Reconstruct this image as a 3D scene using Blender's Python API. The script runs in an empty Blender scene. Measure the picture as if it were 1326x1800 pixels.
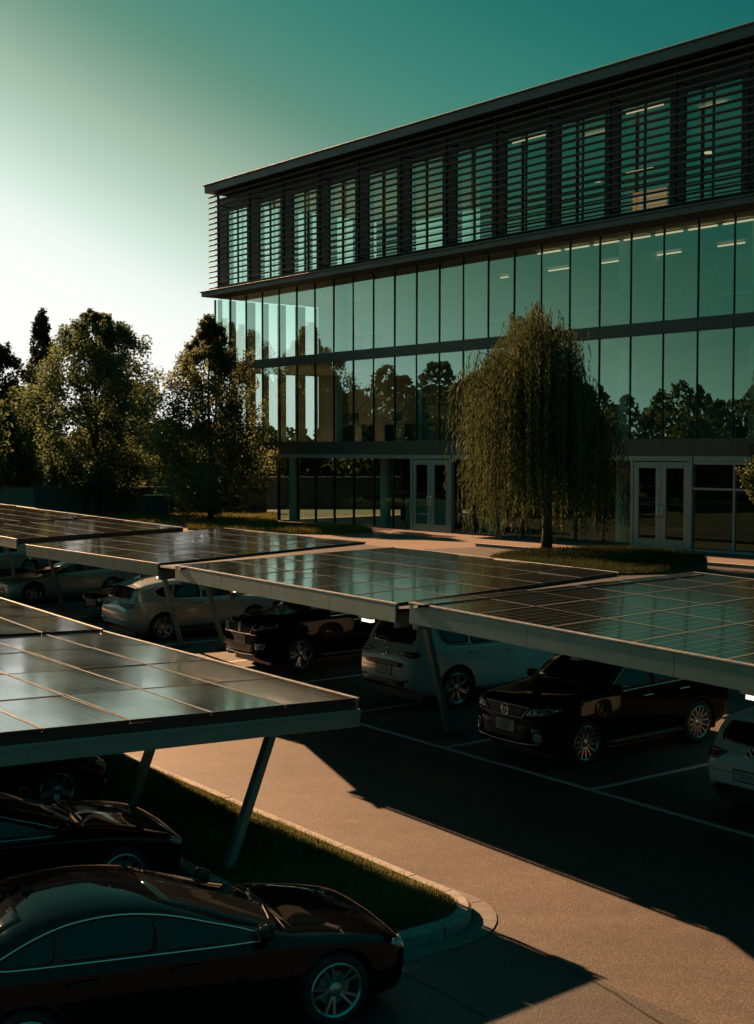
import bpy, bmesh, math, random
import numpy as np
from mathutils import Vector, Matrix
from mathutils.bvhtree import BVHTree

random.seed(7); rng = np.random.default_rng(7)
scn = bpy.context.scene
col = scn.collection
rad = math.radians

# ------------------------------------------------------------------ camera
CAM_H, FOC = 5.4, 2300.0
PITCH = math.atan(110 / FOC)
cd = bpy.data.cameras.new('camera'); cam = bpy.data.objects.new('camera', cd); col.objects.link(cam)
cd.sensor_fit = 'VERTICAL'; cd.sensor_height = 36; cd.lens = FOC / 1800 * 36
cd.clip_start = 0.1; cd.clip_end = 3000
cam.location = (0, 0, CAM_H); cam.rotation_euler = (math.pi / 2 - PITCH, 0, 0)
scn.camera = cam

# ------------------------------------------------------------------ light
SUN_AZ, SUN_EL = 38.8, 29.0            # degrees left of the view axis, above the horizon
sl = bpy.data.lights.new('sun', 'SUN'); sun = bpy.data.objects.new('sun', sl); col.objects.link(sun)
sl.energy = 5.0; sl.angle = rad(0.6); sl.color = (1.0, 0.545, 0.275)
sdir = Vector((-math.sin(rad(SUN_AZ)) * math.cos(rad(SUN_EL)), math.cos(rad(SUN_AZ)) * math.cos(rad(SUN_EL)), math.sin(rad(SUN_EL))))
sun.rotation_euler = sdir.to_track_quat('Z', 'Y').to_euler(); sun.location = (-30, 40, 60)

EXPO = 1.7
vs = scn.view_settings
scn.display_settings.display_device = 'sRGB'
vs.view_transform = 'Standard'; vs.look = 'None'; vs.gamma = 1.0; vs.exposure = EXPO; vs.use_curve_mapping = False

world = bpy.data.worlds.new('World'); scn.world = world; world.use_nodes = True
wn, wl = world.node_tree.nodes, world.node_tree.links
wn.clear()
def wnode(t, **k):
    n = wn.new(t)
    for a, v in k.items(): setattr(n, a, v)
    return n
def wmath(op, a, b=None):
    n = wnode('ShaderNodeMath', operation=op)
    for i, v in enumerate((a, b)):
        if v is None: continue
        if isinstance(v, (int, float)): n.inputs[i].default_value = v
        else: wl.new(v, n.inputs[i])
    return n.outputs[0]
wo = wnode('ShaderNodeOutputWorld'); bg = wnode('ShaderNodeBackground'); wl.new(bg.outputs[0], wo.inputs[0])
SKY_K = 0.1
bg.inputs[1].default_value = SKY_K
sky = wnode('ShaderNodeTexSky', sky_type='NISHITA', sun_disc=False, sun_elevation=rad(SUN_EL), sun_rotation=rad(-SUN_AZ), air_density=1.2, dust_density=2.0, ozone_density=3.0)
tc = wnode('ShaderNodeTexCoord'); sp = wnode('ShaderNodeSeparateXYZ'); wl.new(tc.outputs['Generated'], sp.inputs[0])
elev = wmath('ARCSINE', sp.outputs[2])
hx, hy = -math.sin(rad(SUN_AZ)), math.cos(rad(SUN_AZ))
dotp = wmath('ADD', wmath('MULTIPLY', sp.outputs[0], hx), wmath('MULTIPLY', sp.outputs[1], hy))
hl = wmath('SQRT', wmath('ADD', wmath('MULTIPLY', sp.outputs[0], sp.outputs[0]), wmath('ADD', wmath('MULTIPLY', sp.outputs[1], sp.outputs[1]), 1e-5)))
azd = wmath('ARCCOSINE', wmath('MINIMUM', wmath('DIVIDE', dotp, hl), 0.9999))
tt = wmath('SUBTRACT', wmath('ADD', wmath('MULTIPLY', wmath('MAXIMUM', elev, 0.0), 57.2958 / 100), wmath('MULTIPLY', azd, 0.45 * 57.2958 / 100)), 0.117)
ramp = wnode('ShaderNodeValToRGB'); ramp.color_ramp.interpolation = 'B_SPLINE'
SKY = [(0.0, (1.0, 1.0, .95)), (.06, (.99, 1.0, .97)), (.085, (.88, .95, .90)), (.105, (.62, .79, .69)), (.125, (.47, .62, .51)), (.145, (.345, .485, .376)), (.164, (.212, .36, .27)), (.185, (.106, .268, .196)),
       (.215, (.05, .234, .176)), (.245, (.026, .194, .150)), (.275, (.010, .152, .129)), (.32, (.004, .112, .101)), (.45, (.003, .13, .122)), (1.0, (.005, .135, .13))]
cr = ramp.color_ramp
SK_MAX = 1.0
while len(cr.elements) < len(SKY): cr.elements.new(0.5)
for el, (p, c) in zip(cr.elements, SKY):
    el.position = p; el.color = tuple(min(v / SK_MAX, 1) for v in c) + (1,)
wl.new(tt, ramp.inputs[0])
mx = wnode('ShaderNodeMix', data_type='RGBA'); mx.inputs[0].default_value = 0.005
sc_ = wnode('ShaderNodeVectorMath', operation='SCALE'); sc_.inputs['Scale'].default_value = SK_MAX / SKY_K / (2 ** EXPO)
wl.new(ramp.outputs[0], sc_.inputs[0])
wl.new(sc_.outputs[0], mx.inputs[6]); wl.new(sky.outputs[0], mx.inputs[7])
wl.new(mx.outputs[2], bg.inputs[0])

scn.render.engine = 'CYCLES'
cy = scn.cycles
cy.max_bounces = 8; cy.transparent_max_bounces = 24; cy.glossy_bounces = 4; cy.diffuse_bounces = 3
cy.caustics_reflective = False; cy.caustics_refractive = False; cy.use_denoising = True
cy.sample_clamp_indirect = 4.0

# ------------------------------------------------------------------ geometry of the picture (pixels of the photograph -> places)
def ray(px, py):
    u, v = (px - 663) / FOC, (900 - py) / FOC
    return np.array([u, math.cos(PITCH) + v * math.sin(PITCH), -math.sin(PITCH) + v * math.cos(PITCH)])
def G(px, py, z=0.0):                      # the point at height z seen at this pixel
    d = ray(px, py); t = (z - CAM_H) / d[2]
    return np.array([d[0] * t, d[1] * t, z])
def D(px, py, y):                          # the point at distance y seen at this pixel
    d = ray(px, py); t = y / d[1]
    return np.array([d[0] * t, y, CAM_H + d[2] * t])
ROW = rad(36.7)
E_ = np.array([math.sin(ROW), -math.cos(ROW), 0.0])     # along the parking rows, towards the viewer
B_ = np.array([math.cos(ROW), math.sin(ROW), 0.0])      # across the rows, away from the road
def SQ(s, q, z=0.0): return E_ * s + B_ * q + np.array([0, 0, z])

# ------------------------------------------------------------------ mesh helpers
class MB:
    def __init__(self): self.v = []; self.f = []; self.m = []
    def add(self, vs, fs, mi=0):
        n = len(self.v)
        self.v += [tuple(map(float, p)) for p in vs]
        self.f += [tuple(i + n for i in f) for f in fs]; self.m += [mi] * len(fs)
        return self
    def box(self, x0, x1, y0, y1, z0, z1, mi=0):
        v = [(x, y, z) for z in (z0, z1) for y in (y0, y1) for x in (x0, x1)]
        return self.add(v, [(0, 2, 3, 1), (4, 5, 7, 6), (0, 1, 5, 4), (1, 3, 7, 5), (3, 2, 6, 7), (2, 0, 4, 6)], mi)
    def hexa(self, b4, t4, mi=0):          # bottom four and top four corners, both counter-clockwise
        return self.add(list(b4) + list(t4), [(3, 2, 1, 0), (4, 5, 6, 7), (0, 1, 5, 4), (1, 2, 6, 5), (2, 3, 7, 6), (3, 0, 4, 7)], mi)
    def beam(self, a, b, w, h, up=(0, 0, 1), mi=0):   # box with its axis from a to b
        a, b = np.array(a, float), np.array(b, float)
        d = (b - a) / np.linalg.norm(b - a); s = np.cross(d, np.array(up, float)); s /= np.linalg.norm(s); u = np.cross(s, d)
        q = [s * (-w / 2) + u * (-h / 2), s * (w / 2) + u * (-h / 2), s * (w / 2) + u * (h / 2), s * (-w / 2) + u * (h / 2)]
        return self.hexa([a + p for p in q], [b + p for p in q], mi)
    def tube(self, pts, r, n=8, mi=0, closed=False, caps=True):
        pts = [np.array(p, float) for p in pts]; N = len(pts); vs = []; fs = []
        rr = r if hasattr(r, '__len__') else [r] * N
        prev = None
        for i, p in enumerate(pts):
            a = pts[(i - 1) % N] if (closed or i > 0) else p
            b = pts[(i + 1) % N] if (closed or i < N - 1) else p
            d = b - a; d = d / (np.linalg.norm(d) + 1e-9)
            if prev is None:
                up = np.array([0, 0, 1.]) if abs(d[2]) < .9 else np.array([1., 0, 0])
            else: up = prev
            s = np.cross(d, up); s /= (np.linalg.norm(s) + 1e-9); u = np.cross(s, d); prev = u
            for k in range(n):
                t = 2 * math.pi * k / n
                vs.append(p + (s * math.cos(t) + u * math.sin(t)) * rr[i])
        for i in range(N if closed else N - 1):
            j = (i + 1) % N
            for k in range(n):
                l = (k + 1) % n
                fs.append((i * n + k, i * n + l, j * n + l, j * n + k))
        if caps and not closed:
            fs.append(tuple(range(n - 1, -1, -1))); fs.append(tuple((N - 1) * n + k for k in range(n)))
        return self.add(vs, fs, mi)
    def lathe(self, prof, n=32, axis='y', mi=0, c=(0, 0, 0)):     # prof: (radius, along axis)
        vs = []; fs = []; m = len(prof)
        for k in range(n):
            t = 2 * math.pi * k / n
            for r, h in prof:
                a, b = r * math.cos(t), r * math.sin(t)
                p = {'y': (a, h, b), 'z': (a, b, h), 'x': (h, a, b)}[axis]
                vs.append((p[0] + c[0], p[1] + c[1], p[2] + c[2]))
        for k in range(n):
            l = (k + 1) % n
            for i in range(m - 1): fs.append((k * m + i, k * m + i + 1, l * m + i + 1, l * m + i))
        return self.add(vs, fs, mi)
    def prism(self, poly, z0, z1, mi=0):    # vertical prism over a polygon of (x, y)
        n = len(poly); z0_ = z0 if hasattr(z0, '__len__') else [z0] * n; z1_ = z1 if hasattr(z1, '__len__') else [z1] * n
        vs = [(p[0], p[1], z0_[i]) for i, p in enumerate(poly)] + [(p[0], p[1], z1_[i]) for i, p in enumerate(poly)]
        fs = [tuple(range(n - 1, -1, -1)), tuple(range(n, 2 * n))] + [(i, (i + 1) % n, n + (i + 1) % n, n + i) for i in range(n)]
        return self.add(vs, fs, mi)
    def mesh(self, name, mats, smooth=False):
        me = bpy.data.meshes.new(name); me.from_pydata(self.v, [], self.f)
        for m in (mats if isinstance(mats, (list, tuple)) else [mats]): me.materials.append(m)
        if any(self.m): me.polygons.foreach_set('material_index', self.m)
        if smooth: me.polygons.foreach_set('use_smooth', [True] * len(self.f))
        me.update(); return me
    def build(self, name, mats, parent=None, smooth=False, world_=False, bevel=0, angle=None):
        if world_ and parent is not None:
            o = parent.location; self.v = [(x - o.x, y - o.y, z - o.z) for x, y, z in self.v]
        ob = link(name, self.mesh(name, mats, smooth), parent)
        if bevel:
            b = ob.modifiers.new('bevel', 'BEVEL'); b.width = bevel; b.segments = 2; b.limit_method = 'ANGLE'; b.angle_limit = rad(40)
        if angle: set_smooth_angle(ob.data, angle)
        return ob
def set_smooth_angle(me, angle):
    bm = bmesh.new(); bm.from_mesh(me)
    for f in bm.faces: f.smooth = True
    for e in bm.edges:
        if len(e.link_faces) == 2 and e.calc_face_angle(0) > rad(angle): e.smooth = False
    bm.to_mesh(me); bm.free()
def link(name, data, parent=None, loc=None):
    ob = bpy.data.objects.new(name, data); col.objects.link(ob)
    if parent is not None: ob.parent = parent
    if loc is not None: ob.location = loc
    return ob
def fast_mesh(name, V, F, mats, mi=None, smooth=False):      # numpy arrays; F is (n, 3) or (n, 4)
    me = bpy.data.meshes.new(name); V = np.asarray(V, np.float32); F = np.asarray(F, np.int32)
    n, k = F.shape
    me.vertices.add(len(V)); me.vertices.foreach_set('co', V.ravel())
    me.loops.add(n * k); me.loops.foreach_set('vertex_index', F.ravel())
    me.polygons.add(n); me.polygons.foreach_set('loop_start', np.arange(0, n * k, k, dtype=np.int32))
    for m in (mats if isinstance(mats, (list, tuple)) else [mats]): me.materials.append(m)
    if mi is not None: me.polygons.foreach_set('material_index', np.asarray(mi, np.int32))
    if smooth: me.polygons.foreach_set('use_smooth', np.ones(n, bool))
    me.update(calc_edges=True); return me
def tag(o, label=None, cat=None, group=None, kind=None):
    if label: o['label'] = label
    if cat: o['category'] = cat
    if group: o['group'] = group
    if kind: o['kind'] = kind
    return o
def empty(name, loc=(0, 0, 0), rz=0.0, label=None, cat=None, group=None):
    o = link(name, None); o.location = loc; o.rotation_euler = (0, 0, rz); o.empty_display_size = 0.2
    return tag(o, label, cat, group)

# ------------------------------------------------------------------ materials
class NT:
    def __init__(self, name):
        self.m = bpy.data.materials.new(name); self.m.use_nodes = True
        self.n = self.m.node_tree.nodes; self.l = self.m.node_tree.links
        self.b = self.n['Principled BSDF']; self.out = self.n['Material Output']
    def node(self, t, ins=None, **k):
        n = self.n.new(t)
        for a, v in k.items(): setattr(n, a, v)
        for a, v in (ins or {}).items():
            if hasattr(v, 'is_output') or isinstance(v, bpy.types.NodeSocket): self.l.new(v, n.inputs[a])
            else: n.inputs[a].default_value = v
        return n
    def set(self, **k):
        for a, v in k.items():
            s = self.b.inputs[a.replace('_', ' ')]
            if isinstance(v, bpy.types.NodeSocket): self.l.new(v, s)
            else: s.default_value = v if not (isinstance(v, tuple) and len(v) == 3) else v + (1,)
        return self
    def coord(self, kind='Object', scale=None, rot=None):
        c = self.node('ShaderNodeTexCoord').outputs[kind]
        if scale is None and rot is None: return c
        mp = self.node('ShaderNodeMapping', {'Vector': c})
        if scale is not None: mp.inputs['Scale'].default_value = scale if hasattr(scale, '__len__') else (scale,) * 3
        if rot is not None: mp.inputs['Rotation'].default_value = rot
        return mp.outputs[0]
    def noise(self, vec, scale, detail=4, rough=.55):
        return self.node('ShaderNodeTexNoise', {'Vector': vec, 'Scale': scale, 'Detail': detail, 'Roughness': rough}).outputs[0]
    def ramp(self, fac, stops):
        r = self.node('ShaderNodeValToRGB', {'Fac': fac}); c = r.color_ramp
        while len(c.elements) < len(stops): c.elements.new(.5)
        for e, (p, v) in zip(c.elements, stops):
            e.position = p; e.color = (v if hasattr(v, '__len__') else (v,) * 3) + (1,)
        return r.outputs[0]
    def math(self, op, a, b=0.0):
        return self.node('ShaderNodeMath', {0: a, 1: b}, operation=op).outputs[0]
    def mix(self, f, a, b, blend='MIX'):
        n = self.node('ShaderNodeMix', data_type='RGBA', blend_type=blend)
        for i, v in ((0, f), (6, a), (7, b)):
            if isinstance(v, bpy.types.NodeSocket): self.l.new(v, n.inputs[i])
            else: n.inputs[i].default_value = v if (not isinstance(v, tuple) or len(v) == 4) else v + (1,)
        return n.outputs[2]
    def bump(self, h, strength=.3, dist=.02):
        n = self.node('ShaderNodeBump', {'Height': h, 'Strength': strength, 'Distance': dist})
        self.l.new(n.outputs[0], self.b.inputs['Normal']); return self
def simple(name, c, rough=.5, metal=0.0, var=.15, nscale=6.0, bump=0.0, coat=0.0, spec=.5):
    t = NT(name); n = t.noise(t.coord(), nscale, 5)
    dark = tuple(v * (1 - var) for v in c); lite = tuple(min(1, v * (1 + var)) for v in c)
    t.set(Base_Color=t.ramp(n, [(.3, dark), (.7, lite)]), Metallic=metal, Coat_Weight=coat)
    t.b.inputs['Specular IOR Level'].default_value = spec
    t.set(Roughness=t.ramp(t.noise(t.coord(), nscale * 2.3, 3), [(.3, max(0, rough - .08)), (.7, min(1, rough + .08))]))
    if bump: t.bump(t.noise(t.coord(), nscale * 6, 4), bump, .01)
    return t.m

def asphalt(name, base, warm=1.0):
    t = NT(name); c = t.coord('Object')
    big = t.noise(c, .35, 5, .6); mid = t.noise(c, 3.0, 5, .6); fine = t.noise(c, 55, 3, .7)
    vor = t.node('ShaderNodeTexVoronoi', {'Vector': c, 'Scale': 38.0}).outputs['Distance']
    a = t.ramp(big, [(.3, tuple(v * .78 for v in base)), (.7, tuple(v * 1.2 for v in base))])
    a = t.mix(.75, a, t.ramp(mid, [(.3, .7), (.72, 1.25)]), 'MULTIPLY')
    a = t.mix(.8, a, t.ramp(fine, [(.3, .5), (.52, 1.0), (.72, 1.75)]), 'MULTIPLY')
    st_ = t.node('ShaderNodeTexVoronoi', {'Vector': c, 'Scale': 58.0}); bwv = t.node('ShaderNodeRGBToBW', {0: st_.outputs['Color']}).outputs[0]
    a = t.mix(.85, a, t.ramp(bwv, [(.2, .7), (.62, 1.0), (.8, 1.6), (.9, 2.1)]), 'MULTIPLY')
    a = t.mix(.7, a, t.ramp(t.noise(c, .85, 3, .5), [(.60, 1.0), (.70, .62)]), 'MULTIPLY')      # old oil and damp stains
    a = t.mix(.5, a, t.ramp(t.noise(c, 5.0, 2, .5), [(.68, 1.0), (.74, .5)]), 'MULTIPLY')
    # tyre-worn streaks along the road
    st = t.noise(t.coord('Object', (.05, .9, 1.0), (0, 0, ROW - math.pi / 2)), 1.2, 4, .5)
    a = t.mix(.6, a, t.ramp(st, [(.35, .72), (.6, 1.15)]), 'MULTIPLY')
    t.set(Base_Color=a, Roughness=t.ramp(fine, [(.3, .52), (.7, .74)]))
    t.b.inputs['Specular IOR Level'].default_value = .75
    t.bump(t.math('ADD', t.math('MULTIPLY', vor, .6), fine), .35, .010)
    return t.m
M = {}
M['asphalt'] = asphalt('asphalt', (.055, .0455, .038))
M['patch'] = asphalt('asphalt_patch_and_shade', (.026, .026, .026))
M['tar'] = simple('sealing_tar', (.008, .008, .008), .6)
M['paint'] = simple('road_paint', (.52, .53, .52), .7, var=.25, nscale=14, bump=.2)
M['concrete'] = simple('concrete', (.11, .107, .10), .85, var=.22, nscale=5, bump=.35)
M['kerb'] = simple('kerb_concrete', (.21, .205, .19), .85, var=.28, nscale=7, bump=.4)
M['alu'] = simple('aluminium', (.30, .31, .31), .4, .7, var=.06)
M['steel'] = simple('painted_steel', (.15, .215, .205), .45, .35, var=.1, nscale=3)
M['rim_alu'] = simple('aluminium_rim', (.80, .78, .74), .42, .6, var=.05)
M['black'] = simple('black_metal', (.012, .013, .014), .5, .0, var=.2)
M['dark_metal'] = simple('dark_facade_metal', (.006, .011, .013), .6, .0, var=.22, nscale=1.5)
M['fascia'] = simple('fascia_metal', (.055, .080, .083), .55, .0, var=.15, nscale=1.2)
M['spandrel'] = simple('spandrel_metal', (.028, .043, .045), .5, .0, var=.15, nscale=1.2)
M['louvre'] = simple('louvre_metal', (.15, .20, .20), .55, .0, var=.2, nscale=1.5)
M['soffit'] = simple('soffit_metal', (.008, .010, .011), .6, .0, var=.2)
M['mullion'] = simple('mullion_metal', (.022, .030, .030), .4, .3, var=.1)
M['frame_green'] = simple('door_frame_paint', (.20, .27, .27), .4, .25, var=.08)
M['ceiling'] = simple('white_ceiling', (.62, .61, .56), .9, var=.05)
M['inwall'] = simple('interior_wall', (.46, .43, .36), .9, var=.08)
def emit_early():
    t = NT('self_lit_orange_wall'); t.set(Base_Color=(.6, .3, .14), Roughness=.8); t.b.inputs['Emission Color'].default_value = (1.0, .42, .16, 1); t.b.inputs['Emission Strength'].default_value = .09; return t.m
M['orange_wall'] = emit_early()  # orange room wall; its lamplight is put in as emission
M['infloor'] = simple('interior_floor', (.16, .15, .13), .6, var=.1)
M['column'] = simple('column_paint', (.48, .50, .46), .7, var=.06)
M['furn'] = simple('office_furniture', (.10, .11, .11), .6, var=.1)
M['furn_lite'] = simple('pale_furniture', (.5, .52, .48), .6, var=.1)
M['bark'] = simple('bark', (.055, .042, .032), .9, var=.35, nscale=9, bump=.8)
M['rubber'] = simple('tyre_rubber', (.012, .012, .012), .75, var=.2, nscale=20)
M['trim'] = simple('black_trim', (.010, .010, .011), .45, var=.1)
M['chrome'] = simple('chrome', (.75, .75, .74), .12, 1.0, var=.03)
M['wheel_alloy'] = simple('wheel_alloy', (.42, .42, .42), .3, .85, var=.05)
M['lens'] = simple('lamp_lens', (.30, .32, .33), .08, .3, var=.05, coat=1.0)
M['lamp_dark'] = simple('lamp_housing', (.035, .037, .04), .15, .1, var=.1, coat=1.0)
M['red_lens'] = simple('red_lamp_lens', (.14, .008, .008), .1, 0, var=.1, coat=1.0)
M['plate'] = simple('number_plate', (.34, .36, .35), .5, var=.05)
M['plate_ink'] = simple('plate_lettering', (.03, .04, .06), .5, var=.05)
M['seat'] = simple('car_seat', (.03, .03, .03), .8)
M['wall_dark'] = simple('boundary_wall_render', (.085, .09, .088), .9, var=.2, nscale=2, bump=.2)
M['wall_lite'] = simple('pale_wall_render', (.20, .205, .19), .9, var=.2, nscale=2, bump=.2)
def car_glass():
    t = NT('car_glass'); t.set(Base_Color=(.006, .007, .008), Roughness=.03, Metallic=0.0); t.b.inputs['IOR'].default_value = 1.5
    return t.m
M['car_glass'] = car_glass()
def paint(name, c, metal=.0, rough=.3, spec=0.0, coat=.7, cior=1.38):
    t = NT(name); n = t.noise(t.coord(), 1.2, 4)
    t.set(Base_Color=t.ramp(n, [(.3, tuple(v * .93 for v in c)), (.7, tuple(v * 1.07 for v in c))]), Metallic=metal, Roughness=rough, Coat_Weight=coat,
          Coat_Roughness=t.ramp(t.noise(t.coord(), 5, 5), [(.35, .02), (.75, .06)]))
    t.b.inputs['Coat IOR'].default_value = cior; t.b.inputs['Specular IOR Level'].default_value = spec
    return t.m
M['paint_black'] = paint('black_car_paint', (.0016, .0016, .002), coat=.35)
M['paint_navy'] = paint('navy_car_paint', (.0016, .002, .003), coat=.85, cior=1.42)
M['paint_white'] = paint('white_car_paint', (.46, .49, .48), 0, .35, .3)
M['paint_silver'] = paint('silver_car_paint', (.29, .315, .315), .3, .32, .3)
M['paint_grey'] = paint('grey_car_paint', (.30, .31, .31), .5, .32)
def facade_glass(name, tint, base, k):
    t = NT(name); n = t.n; t.n.remove(t.b)
    tr = t.node('ShaderNodeBsdfTransparent', {'Color': tint + (1,)}); gl = t.node('ShaderNodeBsdfGlossy', {'Roughness': .0, 'Color': (.62, .95, .86, 1)})
    wav = t.node('ShaderNodeBump', {'Height': t.noise(t.coord(), .45, 2), 'Strength': .12, 'Distance': .03}); t.l.new(wav.outputs[0], gl.inputs['Normal'])
    fr = t.node('ShaderNodeFresnel', {'IOR': 1.5}); fac = t.node('ShaderNodeMath', {0: fr.outputs[0], 1: k, 2: base}, operation='MULTIPLY_ADD', use_clamp=True)
    bk = t.node('ShaderNodeNewGeometry').outputs['Backfacing']; fac = t.node('ShaderNodeMath', {0: fac.outputs[0], 1: t.math('SUBTRACT', 1.0, bk)}, operation='MULTIPLY')   # one coated face
    ms = t.node('ShaderNodeMixShader', {0: fac.outputs[0], 1: tr.outputs[0], 2: gl.outputs[0]})
    t.l.new(ms.outputs[0], t.out.inputs[0]); return t.m
M['glass'] = facade_glass('facade_glass', (.86, .97, .935), .27, 1.2)
M['glass_clear'] = facade_glass('clear_glass', (.96, .985, .975), .0, 1.0)
M['glass_dark'] = facade_glass('shopfront_glass', (.82, .90, .87), .02, .8)
def emit(name, c, s):
    t = NT(name); t.set(Base_Color=(.8, .8, .8)); t.b.inputs['Emission Color'].default_value = c + (1,); t.b.inputs['Emission Strength'].default_value = s
    return t.m
M['lamp'] = emit('office_strip_lamp', (1.0, .66, .38), .26)
M['lamp2'] = emit('canopy_lamp', (1.0, .88, .68), .6)
def solar(name, nu, nv):
    t = NT(name); uv = t.coord('UV')
    s = t.node('ShaderNodeSeparateXYZ', {0: uv})
    def grid(o, n, w):
        x = t.math('FRACT', t.math('MULTIPLY', o, float(n))); d = t.math('MINIMUM', x, t.math('SUBTRACT', 1.0, x))
        return t.math('LESS_THAN', d, w)
    g = t.math('MAXIMUM', grid(s.outputs[0], nu, .022), grid(s.outputs[1], nv, .022))
    bus = grid(s.outputs[0], nu * 4, .035)
    nz = t.noise(t.coord('Object', 1), 2.5, 4)
    cell = t.ramp(nz, [(.3, (.006, .010, .013)), (.7, (.011, .016, .020))])
    c = t.mix(t.math('MULTIPLY', bus, .12), cell, (.25, .26, .27)); c = t.mix(t.math('MULTIPLY', g, .5), c, (.30, .32, .33))
    dust = t.noise(t.coord('Object'), .8, 6, .65)
    c = t.mix(t.ramp(dust, [(.45, 0.0), (.9, .05)]), c, (.12, .12, .11))
    t.set(Base_Color=c, Roughness=t.ramp(t.noise(t.coord('Object', (1, 1, 1)), 1.5, 5, .6), [(.3, .10), (.7, .2)]), Coat_Weight=1.0, Coat_Roughness=t.ramp(t.noise(t.coord('Object'), .9, 5, .6), [(.3, .04), (.75, .16)]))
    t.b.inputs['Coat IOR'].default_value = 1.55
    t.b.inputs['IOR'].default_value = 1.45
    return t.m
M['solar_a'] = solar('solar_cells', 6, 10); M['solar_b'] = solar('solar_cells_square', 6, 6)
def leaves(name, dark, lite, trans=.35):
    t = NT(name); t.n.remove(t.b)
    rnd = t.node('ShaderNodeObjectInfo').outputs['Random']; n = t.noise(t.coord('Object'), .9, 3); n2 = t.noise(t.coord('Object'), 14, 2)
    c = t.ramp(t.math('ADD', t.math('MULTIPLY', n, .45), t.math('MULTIPLY', n2, .55)), [(.34, dark), (.66, lite)])
    df = t.node('ShaderNodeBsdfDiffuse', {'Color': c}); tl = t.node('ShaderNodeBsdfTranslucent', {'Color': c}); gl = t.node('ShaderNodeBsdfGlossy', {'Color': (.4, .42, .36, 1), 'Roughness': .5})
    m1 = t.node('ShaderNodeMixShader', {0: trans, 1: df.outputs[0], 2: tl.outputs[0]})
    m2 = t.node('ShaderNodeMixShader', {0: .022, 1: m1.outputs[0], 2: gl.outputs[0]})
    t.l.new(m2.outputs[0], t.out.inputs[0]); return t.m
M['maple'] = leaves('maple_leaves', (.050, .080, .034), (.165, .215, .095), .64)
M['maple2'] = leaves('autumn_maple_leaves', (.078, .100, .046), (.195, .230, .108), .64)
M['willow'] = leaves('willow_leaves', (.036, .050, .019), (.108, .130, .054), .27)
M['woods'] = leaves('woodland_leaves', (.026, .038, .014), (.070, .082, .028), .3)
M['shrub'] = leaves('glossy_shrub_leaves', (.030, .050, .016), (.080, .100, .035))
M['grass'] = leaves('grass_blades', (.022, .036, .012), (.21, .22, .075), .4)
M['grass_lit'] = leaves('sunny_grass_blades', (.075, .080, .018), (.17, .15, .045), .3)  # paler copy of the grass, sunlight put into its colour
M['cover'] = leaves('ground_cover', (.016, .026, .010), (.060, .070, .028), .3)
def soil(name, a, b):
    t = NT(name); c = t.coord()
    n = t.math('ADD', t.math('MULTIPLY', t.noise(c, 1.3, 5), .5), t.math('MULTIPLY', t.noise(c, 25, 4, .7), .5))
    t.set(Base_Color=t.ramp(n, [(.35, a), (.65, b)]), Roughness=1.0); t.bump(t.noise(c, 40, 4, .7), .8, .03); return t.m
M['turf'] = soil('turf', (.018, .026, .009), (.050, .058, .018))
M['turf_lit'] = soil('sunlit_lawn_turf', (.075, .080, .018), (.15, .14, .035))  # lit copy of the turf: sunshine is in the colour
def pavers():
    t = NT('brick_pavers'); c = t.coord('Object', 1, (0, 0, -rad(51)))
    br = t.node('ShaderNodeTexBrick', {'Vector': c, 'Scale': 3.0, 'Mortar Size': .012, 'Color1': (.095, .062, .049, 1), 'Color2': (.125, .086, .067, 1), 'Mortar': (.07, .06, .05, 1)})
    a = t.mix(.6, br.outputs[0], t.ramp(t.noise(c, .6, 5), [(.3, .65), (.7, 1.25)]), 'MULTIPLY')
    t.set(Base_Color=a, Roughness=.85); t.bump(br.outputs[1], -.3, .01); return t.m
M['pavers'] = pavers()
# ================================================================== ground
UP = 2.2                                             # the building stands on a terrace this much above the lot
def qpoly(pts): return [SQ(s, q)[:2] for s, q in pts]
g = MB(); S0, S1 = -700, 300
prof = [(-700, 0), (1.5, 0), (23.2, 0), (23.2, UP), (900, UP)]
for i, (q, z) in enumerate(prof): g.v += [tuple(SQ(S0, q, z)), tuple(SQ(S1, q, z))]
for i in range(len(prof) - 1):
    g.f.append((2 * i, 2 * i + 1, 2 * i + 3, 2 * i + 2)); g.m.append([1, 0, 2, 1][i])
tag(g.build('ground', [M['asphalt'], M['turf'], M['wall_dark']]), kind='structure')

OB = np.array([-4.48, 58.88]); EB = np.array([.629, -.777]); IB = np.array([.777, .629])
BROT = math.atan2(EB[1], EB[0])
def BW(t, y, z=0.0): p = OB + EB * t + IB * y; return np.array([p[0], p[1], z + UP])
def BL(px, py, y):                                  # building coordinates (t, z) at depth y behind the facade for a pixel
    d = ray(px, py); p0 = OB + IB * y; k = (p0 @ IB) / (d[:2] @ IB); q = d[:2] * k
    return float((q - p0) @ EB), float(CAM_H + d[2] * k - UP)

pv = MB(); pv.prism([BW(t, y)[:2] for t, y in [(-1.2, -9.5), (60, -9.5), (60, 12), (-1.2, 12)]], UP - .05, UP + .004)
tag(pv.build('pavement', M['pavers']), kind='structure')
# kerb and narrow asphalt strip on the terrace at the right
k = MB()
for a in range(14): k.beam(BW(17.2 + a * 1.5, -3.9, .03), BW(17.2 + a * 1.5 + 1.485, -3.9, .03), .16, .16)
tag(k.build('terrace_kerb', M['kerb']), kind='structure')
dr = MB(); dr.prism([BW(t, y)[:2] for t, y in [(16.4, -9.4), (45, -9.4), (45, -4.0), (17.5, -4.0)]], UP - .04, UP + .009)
tag(dr.build('terrace_road', M['patch']), kind='structure')

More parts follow.
